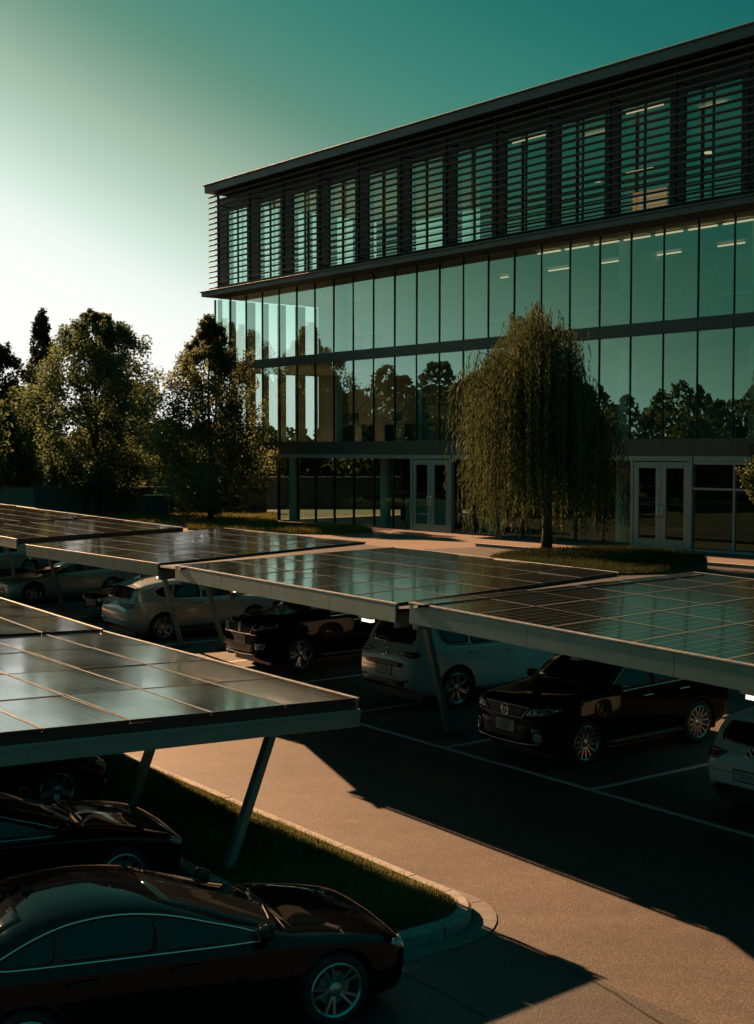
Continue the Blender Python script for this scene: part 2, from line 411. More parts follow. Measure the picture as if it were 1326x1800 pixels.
def blades(name, poly, z, n, h, w, mat, parent=None, lean=.35, zf=None):      # single grass blades over a polygon
    P_ = np.array(poly)[:, :2]; lo, hi = P_.min(0), P_.max(0)
    pts = np.empty((0, 2))
    while len(pts) < n:
        c = rng.uniform(lo, hi, (n * 2, 2)); ins = np.zeros(len(c), bool); j = len(P_) - 1
        for i in range(len(P_)):
            xi, yi = P_[i]; xj, yj = P_[j]
            cross = ((yi > c[:, 1]) != (yj > c[:, 1])) & (c[:, 0] < (xj - xi) * (c[:, 1] - yi) / (yj - yi + 1e-12) + xi)
            ins ^= cross; j = i
        pts = np.vstack([pts, c[ins]])
    pts = pts[:n]
    cl = .55 + .45 * np.sin(pts[:, 0] * 3.1 + np.sin(pts[:, 1] * 2.3) * 2) * np.cos(pts[:, 1] * 2.7 + 1.3) + rng.normal(0, .15, n)
    hh = h * np.clip(.7 + .75 * cl, .2, 1.6) * rng.uniform(.6, 1.2, n)
    a = rng.uniform(0, 2 * np.pi, n); b = rng.uniform(0, 2 * np.pi, n)
    base = np.column_stack([pts, np.full(n, z)])
    if zf is not None: base[:, 2] = zf(pts)
    dw = np.column_stack([np.cos(a), np.sin(a), np.zeros(n)]) * (w / 2)
    ln = np.column_stack([np.cos(b), np.sin(b), np.zeros(n)]) * (hh * lean * rng.uniform(.2, 1.6, n))[:, None]
    tip = base + ln + np.column_stack([np.zeros(n), np.zeros(n), hh])
    if parent is not None: base = base - np.array(parent.location); tip = tip - np.array(parent.location)
    V = np.empty((n * 3, 3)); V[0::3] = base - dw; V[1::3] = base + dw; V[2::3] = tip
    return link(name, fast_mesh(name, V, np.arange(n * 3).reshape(n, 3), mat), parent)

# near planting island: kerb stones round a strip of grass
isl = tag(empty('planting_island', SQ(-30, 9.2)), kind='structure')
QL, QR, SE, RC, KW = 7.75, 9.95, -10.95, .85, .17
def outline(off, step=1.5):        # outer edge of the kerb, offset outwards by off: from far left round the tip and back far
    pts = []; s = -95.0
    far = [(-95, -60)] 
    ss = list(np.arange(-95, SE - RC, step)) + [SE - RC]
    right = [(s, QR + off) for s in ss]
    arc1 = [(SE - RC + (RC + off) * math.sin(a), QR - RC + (RC + off) * math.cos(a)) for a in np.linspace(0, math.pi / 2, 9)[1:]]
    mid = [(SE + off, q) for q in np.arange(QR - RC - .3, QL + .4, -.6)]
    arc2 = [(SE - .35 + (.35 + off) * math.cos(a), QL + .35 - (.35 + off) * math.sin(a)) for a in np.linspace(0, math.pi / 2, 4)]
    left = [(s, QL - off) for s in ss[::-1] if s < SE - 1]
    return right + arc1 + mid + arc2 + left
oo, ii = outline(0), outline(-KW)
HK = .15
turf = MB(); turf.prism(qpoly(ii), 0.0, HK - .03); tag(turf.build('turf', M['turf'], isl, world_=True))
i_ = 0
while i_ < len(oo) - 1:
    st_ = 1; a, b = np.array(oo[i_]), np.array(oo[i_ + 1])
    if np.linalg.norm(b - a) < .5 and oo[i_][0] > SE - RC - .01: st_ = 4 if oo[i_][1] > QR - RC - .01 else 2
    k_ = list(range(i_, min(i_ + st_, len(oo) - 1) + 1)); i_ += st_
    if oo[k_[0]][0] < -60 or np.linalg.norm(np.array(oo[k_[-1]]) - np.array(oo[k_[0]])) < .12: continue
    P_o, P_i = [np.array(oo[q]) for q in k_], [np.array(ii[q]) for q in k_]
    g_ = .009
    for L_ in (P_o, P_i):
        L_[0] = L_[0] + (L_[1] - L_[0]) * g_ / max(.02, np.linalg.norm(L_[1] - L_[0])); L_[-1] = L_[-1] + (L_[-2] - L_[-1]) * g_ / max(.02, np.linalg.norm(L_[-2] - L_[-1]))
    T_o = [o_ + (i2 - o_) / np.linalg.norm(i2 - o_) * .035 for o_, i2 in zip(P_o, P_i)]
    dz = random.uniform(-.005, .005); n_ = len(k_)
    ks = MB(); ks.v = [tuple(SQ(*p, 0.0)) for p in P_o] + [tuple(SQ(*p, HK + dz - .025)) for p in P_o] + [tuple(SQ(*p, HK + dz)) for p in T_o] + [tuple(SQ(*p, HK + dz)) for p in P_i] + [tuple(SQ(*p, 0.0)) for p in P_i]
    for r_ in range(4):
        for q in range(n_ - 1): ks.f.append((r_ * n_ + q, r_ * n_ + q + 1, (r_ + 1) * n_ + q + 1, (r_ + 1) * n_ + q)); ks.m.append(0)
    ks.f += [tuple(r_ * n_ for r_ in range(5)), tuple(r_ * n_ + n_ - 1 for r_ in range(4, -1, -1))]; ks.m += [0, 0]
    ks.build('kerb_stone', M['kerb'], isl, world_=True)
# concrete gutter slabs round the tip of the island
gi, go = outline(.003), outline(.45)
i0 = next(i for i, p in enumerate(oo) if p[0] >= -15.0)
i1 = len(oo) - next(i for i, p in enumerate(oo[::-1]) if p[0] >= -12.3)
idx = list(range(i0, i1))
def wide(i):                       # the slab ring widens around the tip
    f_ = min(1.0, max(0.0, (oo[i][0] + 14.2) / 2.2)); return f_
gs = []
for j in range(0, len(idx) - 1):
    i = idx[j]
    if wide(i + 1) <= .02: continue
    a, b = np.array(gi[i]), np.array(gi[i + 1])
    c = a + (np.array(go[i]) - a) * (.1 + wide(i) * .55); d = b + (np.array(go[i + 1]) - b) * (.1 + wide(i + 1) * .55)
    gs.append((a, b, d, c))
for j in range(0, len(gs), 3):
    seg = gs[j:j + 3]; ring = [seg[0][0]] + [s_[1] for s_ in seg] + [s_[2] for s_ in seg[::-1]] + [seg[0][3]]
    cen = np.mean(ring, axis=0); ring = [cen + (p - cen) * .988 for p in ring]
    m_ = MB(); m_.prism(qpoly(ring)[::1], 0.002, .014); m_.build('gutter_slab', M['concrete'], isl, world_=True)
near = [p for p in ii if p[0] > -40]
tag(blades('grass', qpoly(near), HK - .035, 150000, .075, .013, M['grass'], isl), kind='stuff')
# darker asphalt patch at the island tip, widened to stand in for shade
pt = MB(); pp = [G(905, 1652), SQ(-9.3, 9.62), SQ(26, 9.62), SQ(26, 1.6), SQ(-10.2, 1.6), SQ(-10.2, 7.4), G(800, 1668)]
pt.prism([p[:2] for p in pp], -.02, .004); tag(pt.build('asphalt_patch_and_shade', M['patch']), kind='structure')
# sealed seams and cracks in the paving
def crack(name, pix, w=.02, j=.05):
    P_ = [G(*p) for p in pix]; pts = []
    for a, b in zip(P_, P_[1:]):
        n_ = max(3, int(np.linalg.norm(b - a) / .18))
        for t in range(n_): pts.append(a + (b - a) * t / n_ + np.array([rng.normal(0, j), rng.normal(0, j), 0]) * .5)
    pts.append(P_[-1]); m_ = MB()
    for i in range(len(pts)):
        d = pts[min(i + 1, len(pts) - 1)] - pts[max(i - 1, 0)]; d /= np.linalg.norm(d); s_ = np.array([-d[1], d[0], 0]) * w * rng.uniform(.4, 1.2) / 2
        m_.v += [tuple(pts[i] - s_ + [0, 0, .009]), tuple(pts[i] + s_ + [0, 0, .009])]
    for i in range(len(pts) - 1): m_.f.append((2 * i, 2 * i + 1, 2 * i + 3, 2 * i + 2)); m_.m.append(0)
    return tag(m_.build(name, M['tar']), kind='structure')
crack('paving_seam', [(862, 1640), (905, 1652), (1000, 1700), (1120, 1772), (1240, 1850)], .035, .02)
crack('paving_seam', [(690, 1702), (780, 1745), (900, 1815), (980, 1870)], .03, .02)
# bay markings
def line(a, b, w=.11):
    m_ = MB(); a, b = np.array(a), np.array(b); d = (b - a) / np.linalg.norm(b - a); n_ = np.array([-d[1], d[0], 0]) * w / 2
    n_seg = max(2, int(np.linalg.norm(b - a) / 2))
    m_.prism([(a - n_)[:2], (b - n_)[:2], (b + n_)[:2], (a + n_)[:2]], -.01, .005)
    return tag(m_.build('bay_marking', M['paint']), kind='structure')
QP = 15.0
line(SQ(-75, QP), SQ(12, QP))
for px, py in [(800, 1311), (1028, 1391)]:
    p = G(px, py); s = p @ E_; line(SQ(s, QP + .06), SQ(s + (.0), QP + 5.3))
sA = G(800, 1311) @ E_
for k_ in range(1, 13): line(SQ(sA - 3.55 * k_, QP + .06), SQ(sA - 3.55 * k_, QP + 5.3))
for k_ in range(2, 5): line(SQ(sA + 3.7 * k_, QP + .06), SQ(sA + 3.7 * k_, QP + 5.3))

# ================================================================== office building
bld = empty('office_building', (OB[0], OB[1], UP), BROT, 'long glass office building with dark louvred top floor behind the carports', 'building')
X0, X1, XT = -5.21, 33.73, -4.75
PW = 1.343
edges = [X0 + PW * i for i in range(int(round((X1 - X0) / PW)) + 1)]
DEP = 11.0
def bb(name, x0, x1, y0, y1, z0, z1, mat, **k):
    return MB().box(x0, x1, y0, y1, z0, z1).build(name, M[mat], bld, **k)
def copies(name, mesh, locs, parent):
    for l_ in locs: link(name, mesh, parent, l_)
Z = dict(g0=.0, g1=3.0, m0=3.54, m1=6.9, u0=7.3, u1=10.33, s1=10.58, w0=10.9, w1=14.33, r0=15.05, r1=15.43)
# slabs, ceilings, floors
bb('floor_slab', X0 + .06, X1, .14, DEP, Z['g1'] + .08, Z['m0'] - .02, 'infloor')
bb('floor_slab', X0 + .06, X1, .14, DEP, Z['m1'] + .08, Z['u0'] - .02, 'infloor')
bb('floor_slab', XT + .05, X1, .14, DEP, Z['u1'] + .12, Z['s1'] + .02, 'infloor')
bb('floor_slab', .05, X1, .1, DEP, -.05, .03, 'infloor')
for (za, xa) in ((Z['g1'] + .02, .1), (Z['m1'] + .02, X0 + .1), (Z['u1'] + .05, X0 + .1), (Z['r0'] - .1, XT + .1)): bb('ceiling', xa, X1, .16, DEP - .05, za, za + .05, 'ceiling')
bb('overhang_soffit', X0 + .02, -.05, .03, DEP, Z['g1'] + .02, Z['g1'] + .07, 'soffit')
# spandrel bands, one panel between two mullions
def band(x0s, z0, z1, y0, name='spandrel_panel'):
    me = MB().box(0, PW - .012, 0, .12, 0, z1 - z0).mesh(name, M['spandrel'])
    copies(name, me, [(x, y0, z0) for x in x0s], bld)
band([e + .006 for e in edges[:-1]], Z['g1'], Z['m0'], -.02)
band([e + .006 for e in edges[:-1]], Z['m1'], Z['u0'], -.02)
# end spandrels
bb('end_spandrel', X0 - .02, X0 + .055, .105, DEP, Z['g1'], Z['m0'], 'dark_metal'); bb('end_spandrel', X0 - .02, X0 + .055, .105, DEP, Z['m1'], Z['u0'], 'dark_metal')
# glazing and mullions of the two middle floors
for z0, z1 in ((Z['m0'], Z['m1']), (Z['u0'], Z['u1'])):
    gm = MB().box(0, PW - .05, 0, .024, 0, z1 - z0 - .03).mesh('glass_pane', M['glass'])
    for e in edges[:-1]:
        o = link('glass_pane', gm, bld, (e + .025, .02, z0 + .015))
        o.rotation_euler = (random.uniform(-.0035, .0035), 0, random.uniform(-.005, .005))
    mm = MB().box(-.014, .014, -.018, .08, 0, z1 - z0).mesh('mullion', M['mullion'])
    copies('mullion', mm, [(e, 0, z0) for e in edges], bld)
    em = MB().box(0, .024, 0, 1.13, 0, z1 - z0 - .03).mesh('end_glass_pane', M['glass_clear'])
    for i in range(9): link('end_glass_pane', em, bld, (X0 + .0, .12 + i * 1.16, z0 + .015))
    # inner piers of the end wall; the gaps show the sky
    prev = .14
    for a, b in ((.32, .75), (1.09, 1.71), (2.21, 2.64), (2.99, 3.58), (4.02, 4.65), (5.21, 5.85), (5.98, 5.99)):
        bb('end_pier', X0 + .06, X0 + .18, prev, a, z0 + .0, z1 + .0, 'inwall'); prev = b
    bb('end_lintel', X0 + .06, X0 + .18, .14, 5.98, z1 - .28, z1 + .04, 'inwall') if False else None
    bb('back_partition', X0 + .2, X1, 6.0, 6.12, z0, z1 + .1, 'inwall')
    for i, x in enumerate(np.arange(2.6, X1, 5.37)): bb('column', x - .2, x + .2, 1.5, 1.9, z0, z1 + .1, 'column')
    for x in (9.0, 17.5, 27.0): bb('room_wall', x, x + .1, 3.2, 5.95, z0, z1 + .05, 'inwall')
# ---- ground floor
GE = [0.1] + [e for e in edges if e > 1 and e < 9] + [9.3]
D1, D2 = (9.3, 11.6), (20.45, 22.82)
segs = []
ge = [0.08, 1.5, 2.85, 4.19, 5.53, 6.88, 8.1, 9.3]
segs += list(zip(ge[:-1], ge[1:]))
ge2 = list(np.linspace(11.6, 20.45, 8)); segs += list(zip(ge2[:-1], ge2[1:]))
ge3 = [22.82, 24.42, 26.0, 27.6, 29.2, 30.8, 32.4, X1]; segs3 = list(zip(ge3[:-1], ge3[1:]))
for a, b in segs:
    bb('glass_pane', a + .03, b - .03, .05, .075, .06, 2.80, 'glass_dark'); bb('mullion', b - .025, b + .025, .0, .1, .03, 2.83, 'mullion')
for a, b in segs3:
    bb('glass_pane', a + .04, b - .04, .05, .075, .09, 1.93, 'glass_dark'); bb('glass_pane', a + .04, b - .04, .05, .075, 2.01, 2.72, 'glass_dark')
    bb('mullion', b - .035, b + .035, .0, .1, .03, 2.83, 'frame_green'); bb('transom', a + .036, b - .036, .0, .1, 1.935, 2.005, 'frame_green'); bb('transom', a + .036, b - .036, .0, .1, 2.73, 2.83, 'frame_green')
bb('shopfront_head', .0, D1[0] - .06, -.01, .1, 2.835, 2.99, 'frame_green'); bb('shopfront_head', D1[1] + .06, D2[0] - .06, -.01, .1, 2.835, 2.99, 'frame_green'); bb('shopfront_head', D2[1] + .06, X1, -.01, .1, 2.835, 2.99, 'frame_green')
bb('shopfront_sill', .05, D1[0] - .06, -.01, .1, .005, .055, 'mullion'); bb('shopfront_sill', D1[1] + .06, D2[0] - .06, -.01, .1, .005, .055, 'mullion'); bb('shopfront_sill', D2[1] + .06, X1, -.01, .1, .005, .085, 'frame_green')
bb('corner_post', -.02, .075, .0, .12, .0, 2.99, 'mullion')
for i in range(6): bb('end_glass_pane', .0, .024, .15 + i * 1.3, 1.42 + i * 1.3, .04, 2.99, 'glass_dark')
for i in range(3): bb('rear_glass_pane', .1 + i * 1.4, 1.47 + i * 1.4, 7.9, 7.93, .04, 2.99, 'glass_dark')
bb('back_partition', 4.3, X1, 7.9, 8.05, .03, 3.02, 'furn')
MB().lathe([(0, .03), (.24, .03), (.24, 3.02), (0, 3.02)], 24, 'z', c=(.55, .55, 0)).build('round_column', M['column'], bld, smooth=False, angle=40)
for x in (6.2, 12.6, 19.0, 25.4, 31.5): MB().lathe([(0, .03), (.22, .03), (.22, 3.02), (0, 3.02)], 20, 'z', c=(x, 1.2, 0)).build('round_column', M['column'], bld, angle=40)
for x in (3.6, 8.6, 15.0, 22.5, 29.0): bb('room_wall', x, x + .12, 4.2, 7.85, .03, 3.02, 'furn')
bb('reception_counter', 5.0, 8.0, 3.3, 3.9, .03, 1.1, 'furn_lite')
def double_door(a, b):
    f = MB()
    f.box(a - .055, a + .07, -.04, .14, .0, 2.83).box(b - .07, b + .055, -.04, .14, .0, 2.83).box(a - .055, b + .055, -.04, .14, 2.832, 2.99)
    fr = f.build('door_frame', M['frame_green'], bld)
    c = (a + b) / 2
    for x0, x1, sgn in ((a + .075, c - .006, 1), (c + .006, b - .075, -1)):
        m_ = MB(); st = .2
        m_.box(x0, x0 + st, -.02, .05, .02, 2.8).box(x1 - st, x1, -.02, .05, .02, 2.8).box(x0 + st, x1 - st, -.02, .05, .02, .30).box(x0 + st, x1 - st, -.02, .05, 2.6, 2.8)
        lf = m_.build('door_leaf', M['frame_green'], bld, bevel=.006)
        MB().box(x0 + st - .005, x1 - st + .005, .005, .025, .29, 2.61).build('door_glass', M['glass_dark'], lf)
        hx_ = x1 - .08 if sgn > 0 else x0 + .08
        h = MB(); h.tube([(hx_, -.02, 1.0), (hx_, -.09, 1.02), (hx_, -.09, 1.38), (hx_, -.02, 1.40)], .014, 8); h.build('pull_handle', M['chrome'], lf, smooth=True)
double_door(*D1); double_door(*D2)
# ---- top floor behind the louvres
bb('sill_panel', XT, X1, -.02, .1, Z['s1'] + .005, Z['w0'], 'dark_metal'); bb('head_panel', XT, X1, -.02, .1, Z['w1'], Z['r0'] - .005, 'dark_metal')
ws = [(-4.03 + 2.647 * i, -4.03 + 2.647 * i + min(2.1, 1.66 + .045 * i)) for i in range(15)]
ws = [w for w in ws if w[1] < X1]
pr = XT
for a, b in ws:
    bb('facade_pier', pr, a, -.02, .3, Z['w0'] + .002, Z['w1'] - .002, 'dark_metal'); pr = b
    c = (a + b) / 2
    bb('glass_pane', a, c - .03, .03, .054, Z['w0'], Z['w1'], 'glass'); bb('glass_pane', c + .03, b, .03, .054, Z['w0'], Z['w1'], 'glass')
    bb('window_mullion', c - .03, c + .03, .0, .09, Z['w0'] + .001, Z['w1'] - .001, 'mullion')
bb('facade_pier', pr, X1, -.02, .3, Z['w0'] + .002, Z['w1'] - .002, 'dark_metal')
prev = .31
for y in np.arange(1.2, 10.4, 1.55):
    bb('end_pier', XT, XT + .15, prev, y - .5, Z['s1'] + .03, Z['r0'] - .11, 'dark_metal'); prev = y + .62
    bb('end_glass_pane', XT + .05, XT + .075, y - .5, y + .62, Z['s1'] + .03, Z['r0'] - .11, 'glass_clear')
bb('end_pier', XT, XT + .15, prev, DEP, Z['s1'] + .03, Z['r0'] - .11, 'dark_metal')
bb('back_partition', 2.5, X1, 10.3, 10.42, Z['s1'] + .03, Z['r0'] - .06, 'inwall')
bb('rear_wall', 1.0, X1, DEP - .12, DEP, -.0, Z['u1'], 'dark_metal')
for x in (8.4, 15.5, 24.2): bb('room_wall', x, x + .1, 4.5, 10.25, Z['s1'] + .03, Z['r0'] - .06, 'inwall')
t_, z_ = BL(1141, 356, 4.4); bb('glowing_room_wall', t_ - .75, t_ + .75, 4.4, 4.5, Z['s1'] + .03, z_ + .45, 'orange_wall')  # wall of a lit room, made to glow by itself
MB().box(t_ - .8, t_ + .8, 3.6, 3.75, z_ + 1.0, z_ + 1.04).build('strip_lamp', M['lamp'], bld)
# ledges and roof
def moulded(name, x0, x1, y0, y1, z0, z1):
    nseg = 15; w_ = (x1 - x0) / nseg
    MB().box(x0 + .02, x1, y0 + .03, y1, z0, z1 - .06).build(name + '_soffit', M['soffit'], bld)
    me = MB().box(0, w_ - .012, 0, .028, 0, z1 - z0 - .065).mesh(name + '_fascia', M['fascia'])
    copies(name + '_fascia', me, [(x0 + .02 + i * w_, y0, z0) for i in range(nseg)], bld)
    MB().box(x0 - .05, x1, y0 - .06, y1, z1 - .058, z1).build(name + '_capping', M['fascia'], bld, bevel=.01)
moulded('ledge', -4.6, X1, -1.12, .0, Z['u1'], Z['s1'])
moulded('roof', -4.1, X1, -1.22, DEP + .3, Z['r0'], Z['r1'])
# louvre blades: tapered aerofoils running the whole front
NBL = 18
for i in range(NBL):
    z = Z['s1'] + .16 + i * (Z['r0'] - Z['s1'] - .26) / (NBL - 1)
    pf = [(-.04, -.013), (.0, -.023), (.06, -.022), (.17, .0), (.15, .014), (.06, .022), (-.01, .013)]
    m_ = MB(); n = len(pf); xs = [(-4.62, .02), (-4.12, 1.0), (X1, 1.0)]
    for x, s_ in xs:
        for y, zz in pf: m_.v.append((x, -.86 + (y - .17) * s_ + .17, z + zz * s_ + (y * -.12)))
    for a in range(2):
        for k_ in range(n): m_.f.append((a * n + k_, a * n + (k_ + 1) % n, (a + 1) * n + (k_ + 1) % n, (a + 1) * n + k_)); m_.m.append(0)
    m_.f.append(tuple(range(n))); m_.m.append(0); m_.f.append(tuple(range(2 * n, 3 * n))[::-1]); m_.m.append(0)
    m_.build('louvre_blade', M['louvre'], bld)
fm = MB().box(-.035, .035, -.05, .05, 0, Z['r0'] - Z['s1'] - .002).box(-.012, .012, .05, .62, .3, .36).box(-.012, .012, .05, .62, 3.9, 3.96).mesh('louvre_post', M['dark_metal'])
copies('louvre_post', fm, [(-3.82 + 2.62 * i + .02 * i, -.64, Z['s1'] + .001) for i in range(15) if -3.82 + 2.64 * i < X1], bld)
# strip lamps under the ceilings
st = MB().box(-.55, .55, -.03, .03, -.05, 0).mesh('strip_lamp', M['lamp']); st2 = MB().box(-1.0, 1.0, -.025, .025, -.05, 0).mesh('strip_lamp', M['lamp'])
for i, x in enumerate(np.arange(15.6, X1 - 1, 1.343)): link('strip_lamp', st, bld, (x, 1.1, Z['u1'] - .02))
for i, x in enumerate(np.arange(10.0, X1 - 1, 2.7)): link('strip_lamp', st, bld, (x, 4.7, Z['u1'] - .02))
for i, x in enumerate(np.arange(13.5, X1 - 1, 5.3)): link('strip_lamp', st2, bld, (x, 2.2, Z['r0'] - .16)); link('strip_lamp', st, bld, (x + 2.0, 3.6, Z['r0'] - .16))
dl = MB().lathe([(0, -.04), (.16, -.04), (.16, 0), (0, 0)], 12, 'z').mesh('round_lamp', M['lamp'])
for x, y in ((15.2, 5.2), (18.6, 6.3), (21.1, 5.8), (23.9, 7.2), (26.5, 5.5), (12.6, 7.0), (28.4, 7.5)): link('round_lamp', dl, bld, (x, y, Z['r0'] - 1.0))

# desks by the windows
def desk(x, z, flip, lab):
    o = empty('office_desk', BW(x, 1.0, z), BROT, lab, 'desk', 'desks inside the upper office floors')
    MB().box(-.7, .7, -.35, .35, .70, .74).build('desk_top', M['furn_lite'], o)
    for sx in (-.66, .62): MB().box(sx, sx + .04, -.3, .3, 0, .7).build('leg', M['furn'], o)
    mo = MB().box(-.3 + flip, .3 + flip, -.1, -.06, .86, 1.22).build('monitor', M['furn'], o); MB().box(-.04 + flip, .04 + flip, -.09, -.05, .74, .86).build('stand', M['furn'], mo)
for x, lab in ((5.2, 'leftmost desk of the third floor, pale top with a dark monitor'), (13.4, 'third-floor desk and monitor seen above the willow top'), (17.3, 'third-floor desk and monitor just right of the willow top'), (19.0, 'third-floor desk and monitor above the right-hand glass doors'), (21.6, 'third-floor desk near the right edge, second from the edge'), (24.0, 'third-floor desk nearest the right edge of the picture')): desk(x, Z['u0'] - .02, random.uniform(-.3, .3), lab)
for x, lab in ((4.6, 'second-floor desk and monitor left of the entrance doors'), (7.4, 'second-floor desk and monitor just above the left entrance doors'), (24.6, 'second-floor desk and monitor at the right edge of the facade')): desk(x, Z['m0'] - .02, random.uniform(-.3, .3), lab)

# ================================================================== solar canopies
def canopy(NL, FL, NR, nx, ny, posts, label, cells, frame=(.03, .012), lamps=(), fascia='steel', over=.10, group='solar canopies over the parking rows'):
    """NL near corner on the road side, FL far corner on the road side, NR near corner on the other side (top surface)."""
    NL, FL, NR = (np.array(p, float) for p in (NL, FL, NR))
    A, Bv = FL - NL, NR - NL; LA, LB = np.linalg.norm(A), np.linalg.norm(Bv); a, b = A / LA, Bv / LB
    n = np.cross(a, b); n = n / np.linalg.norm(n); n = n if n[2] > 0 else -n
    base = np.array([(NL[0] + FL[0] + Bv[0]) / 2, (NL[1] + FL[1] + Bv[1]) / 2, 0.0])
    root = empty('solar_canopy', base, 0, label, 'solar canopy', group)
    T = .04
    # panel: local mesh, long frame sides along a
    pa, pb = LA / ny, LB / nx; ga = .006; fa, fb = frame
    def P(u, w, h): return a * u + b * w + n * h
    v = []; f = []; mi = []; uv = []
    q = lambda pts, m_, uvs=None: (f.append(tuple(range(len(v), len(v) + len(pts)))), v.extend(pts), mi.append(m_), uv.extend(uvs or [(0, 0)] * len(pts)))
    u0, u1, w0, w1 = ga, pa - ga, ga, pb - ga
    iu0, iu1, iw0, iw1 = u0 + fb, u1 - fb, w0 + fa, w1 - fa
    q([P(iu0, iw0, -.004), P(iu0, iw1, -.004), P(iu1, iw1, -.004), P(iu1, iw0, -.004)], 0, [(0, 0), (1, 0), (1, 1), (0, 1)])
    for (p1, p2, p3, p4) in (((u0, w0), (u1, w0), (iu1, iw0), (iu0, iw0)), ((u0, w1), (iu0, iw1), (iu1, iw1), (u1, w1)), ((u0, w0), (iu0, iw0), (iu0, iw1), (u0, w1)), ((u1, w0), (u1, w1), (iu1, iw1), (iu1, iw0))):
        q([P(*p, 0) for p in (p1, p4, p3, p2)] if False else [P(*p, 0) for p in (p1, p2, p3, p4)], 1)
    cs = [(u0, w0), (u1, w0), (u1, w1), (u0, w1)]
    for k_ in range(4):
        c1, c2 = cs[k_], cs[(k_ + 1) % 4]; q([P(*c1, 0), P(*c2, 0), P(*c2, -T), P(*c1, -T)], 1 if k_ % 2 == 0 else 2)
    q([P(*c, -T) for c in cs], 2)
    me = bpy.data.meshes.new('solar_panel'); me.from_pydata([tuple(x) for x in v], [], f)
    for m_ in (M[cells], M['alu'], M['black']): me.materials.append(m_)
    me.polygons.foreach_set('material_index', mi)
    ul = me.uv_layers.new(name='uv'); ul.data.foreach_set('uv', np.array(uv, np.float32).ravel())
    bm = bmesh.new(); bm.from_mesh(me); bmesh.ops.remove_doubles(bm, verts=bm.verts, dist=1e-5); bmesh.ops.recalc_face_normals(bm, faces=bm.faces); bm.to_mesh(me); bm.free()
    for i in range(nx):
        for j in range(ny):
            o = link('solar_panel', me, root, Vector(NL + P(j * pa, i * pb, random.uniform(0, .002)) - base))
            o.rotation_euler = (random.uniform(-.0035, .0035), random.uniform(-.0035, .0035), 0)
    W = lambda u, w, h: NL + P(u, w, h)
    up = tuple(n)
    # edge flanges, fascias, end beams, purlins
    for w_, s_ in ((-.035, -1), (LB + .035, 1)):
        MB().beam(W(-.02, w_, -.01), W(LA + .02, w_, -.01), .045, .03, up).build('edge_flange', M['alu'], root, world_=True, bevel=.006)
        nf = 4
        for k_ in range(nf): MB().beam(W(LA * k_ / nf + .004, w_, -.155), W(LA * (k_ + 1) / nf - .004, w_, -.155), .035, .25, up).build('fascia', M[fascia], root, world_=True)
    for u_, s_ in ((.06, -1), (LA - .06, 1)):
        MB().beam(W(u_, -over, -.26), W(u_, LB + over, -.26), .10, .22, up).build('end_beam', M[fascia], root, world_=True, bevel=.008)
        MB().beam(W(u_ + s_ * .03, -.02, -.098), W(u_ + s_ * .03, LB + .02, -.098), .012, .105, up).build('end_gap_shade', M['black'], root, world_=True)  # black strip standing in for the shadow gap under the panels
        MB().beam(W(u_ + s_ * .056, -over, -.20), W(u_ + s_ * .056, LB + over, -.20), .012, .012, up).build('beam_rib', M[fascia], root, world_=True)
    for k_ in range(1, nx): MB().beam(W(.12, LB * k_ / nx, -.09), W(LA - .12, LB * k_ / nx, -.09), .06, .09, up).build('purlin', M['steel'], root, world_=True)
    for u_ in (LA * .33, LA * .67): MB().beam(W(u_, .05, -.24), W(u_, LB - .05, -.24), .12, .2, up).build('cross_beam', M['steel'], root, world_=True)
    # columns: (pixel of the foot, ground depth or None, pixel higher up the column, lean in depth)
    for foot, fd, top, lean in posts:
        p0 = G(*foot) if fd is None else D(foot[0], foot[1], fd)
        p1 = D(top[0], top[1], p0[1] - lean); d = p1 - p0
        if abs(p0[2]) > .01: p0 = p0 - d * (p0[2] / d[2])
        # up to the underside of the deck
        k_ = ((NL - n * .36 - p0) @ n) / (d @ n); p1 = p0 + d * k_
        c = MB().beam(p0, p1, .11, .125, tuple(a)).build('column', M['steel'], root, world_=True, bevel=.012)
        MB().box(p0[0] - .24, p0[0] + .24, p0[1] - .24, p0[1] + .24, .004, .028).build('base_plate', M['black'], c, world_=False)
        bp = c.children[0]; bp.location = (-base[0], -base[1], 0)
    for (u_, w_) in lamps:
        MB().beam(W(u_ * LA - .11, w_, -.335), W(u_ * LA + .11, w_, -.335), .08, .05, up).build('lamp', M['lamp2'], root, world_=True)
        MB().beam(W(u_ * LA - .16, w_, -.295), W(u_ * LA + .16, w_, -.295), .13, .03, up).build('lamp_housing', M['alu'], root, world_=True)
    return root, W, LA, LB

def ends(p_near, p_far, length):         # stretch the road edge beyond the frame
    d = p_near - p_far; d = d / np.linalg.norm(d); return p_far + d * length
c1f = G(725, 1058, 3.38); c1n = ends(G(1326, 1168, 3.24), c1f, 8.8); c1r = E_ * -1.5 + B_ * 7.5 + np.array([0, 0, -.14])
C1 = canopy(c1n, c1f, c1n + c1r, 6, 7, [((790, 1290), None, (746, 1085), .3), ((1560, 1420), None, (1530, 1200), .3)], 'nearest solar canopy of the far row, over the black and white parked cars', 'solar_b', (.014, .012), over=-.03, lamps=((.385, .02),))[0]
c2n, c2f = G(700, 1060, 3.19), G(312, 993, 3.24); c2r = E_ * -1.8 + B_ * 6.5 + np.array([0, 0, -.06])
C2 = canopy(c2n, c2f, c2n + c2r, 5, 6, [((395, 1140), None, (360, 1015), .3), ((720, 1215), None, (700, 1100), .3)], 'solar canopy over the black car with the winged grille, second of the far row', 'solar_b', (.014, .008), over=-.03, lamps=((.11, .02),))[0]
c3n, c3f = G(281, 990, 2.97), G(49, 957, 3.03); c3r = E_ * -1.5 + B_ * 6.5 + np.array([0, 0, .10])
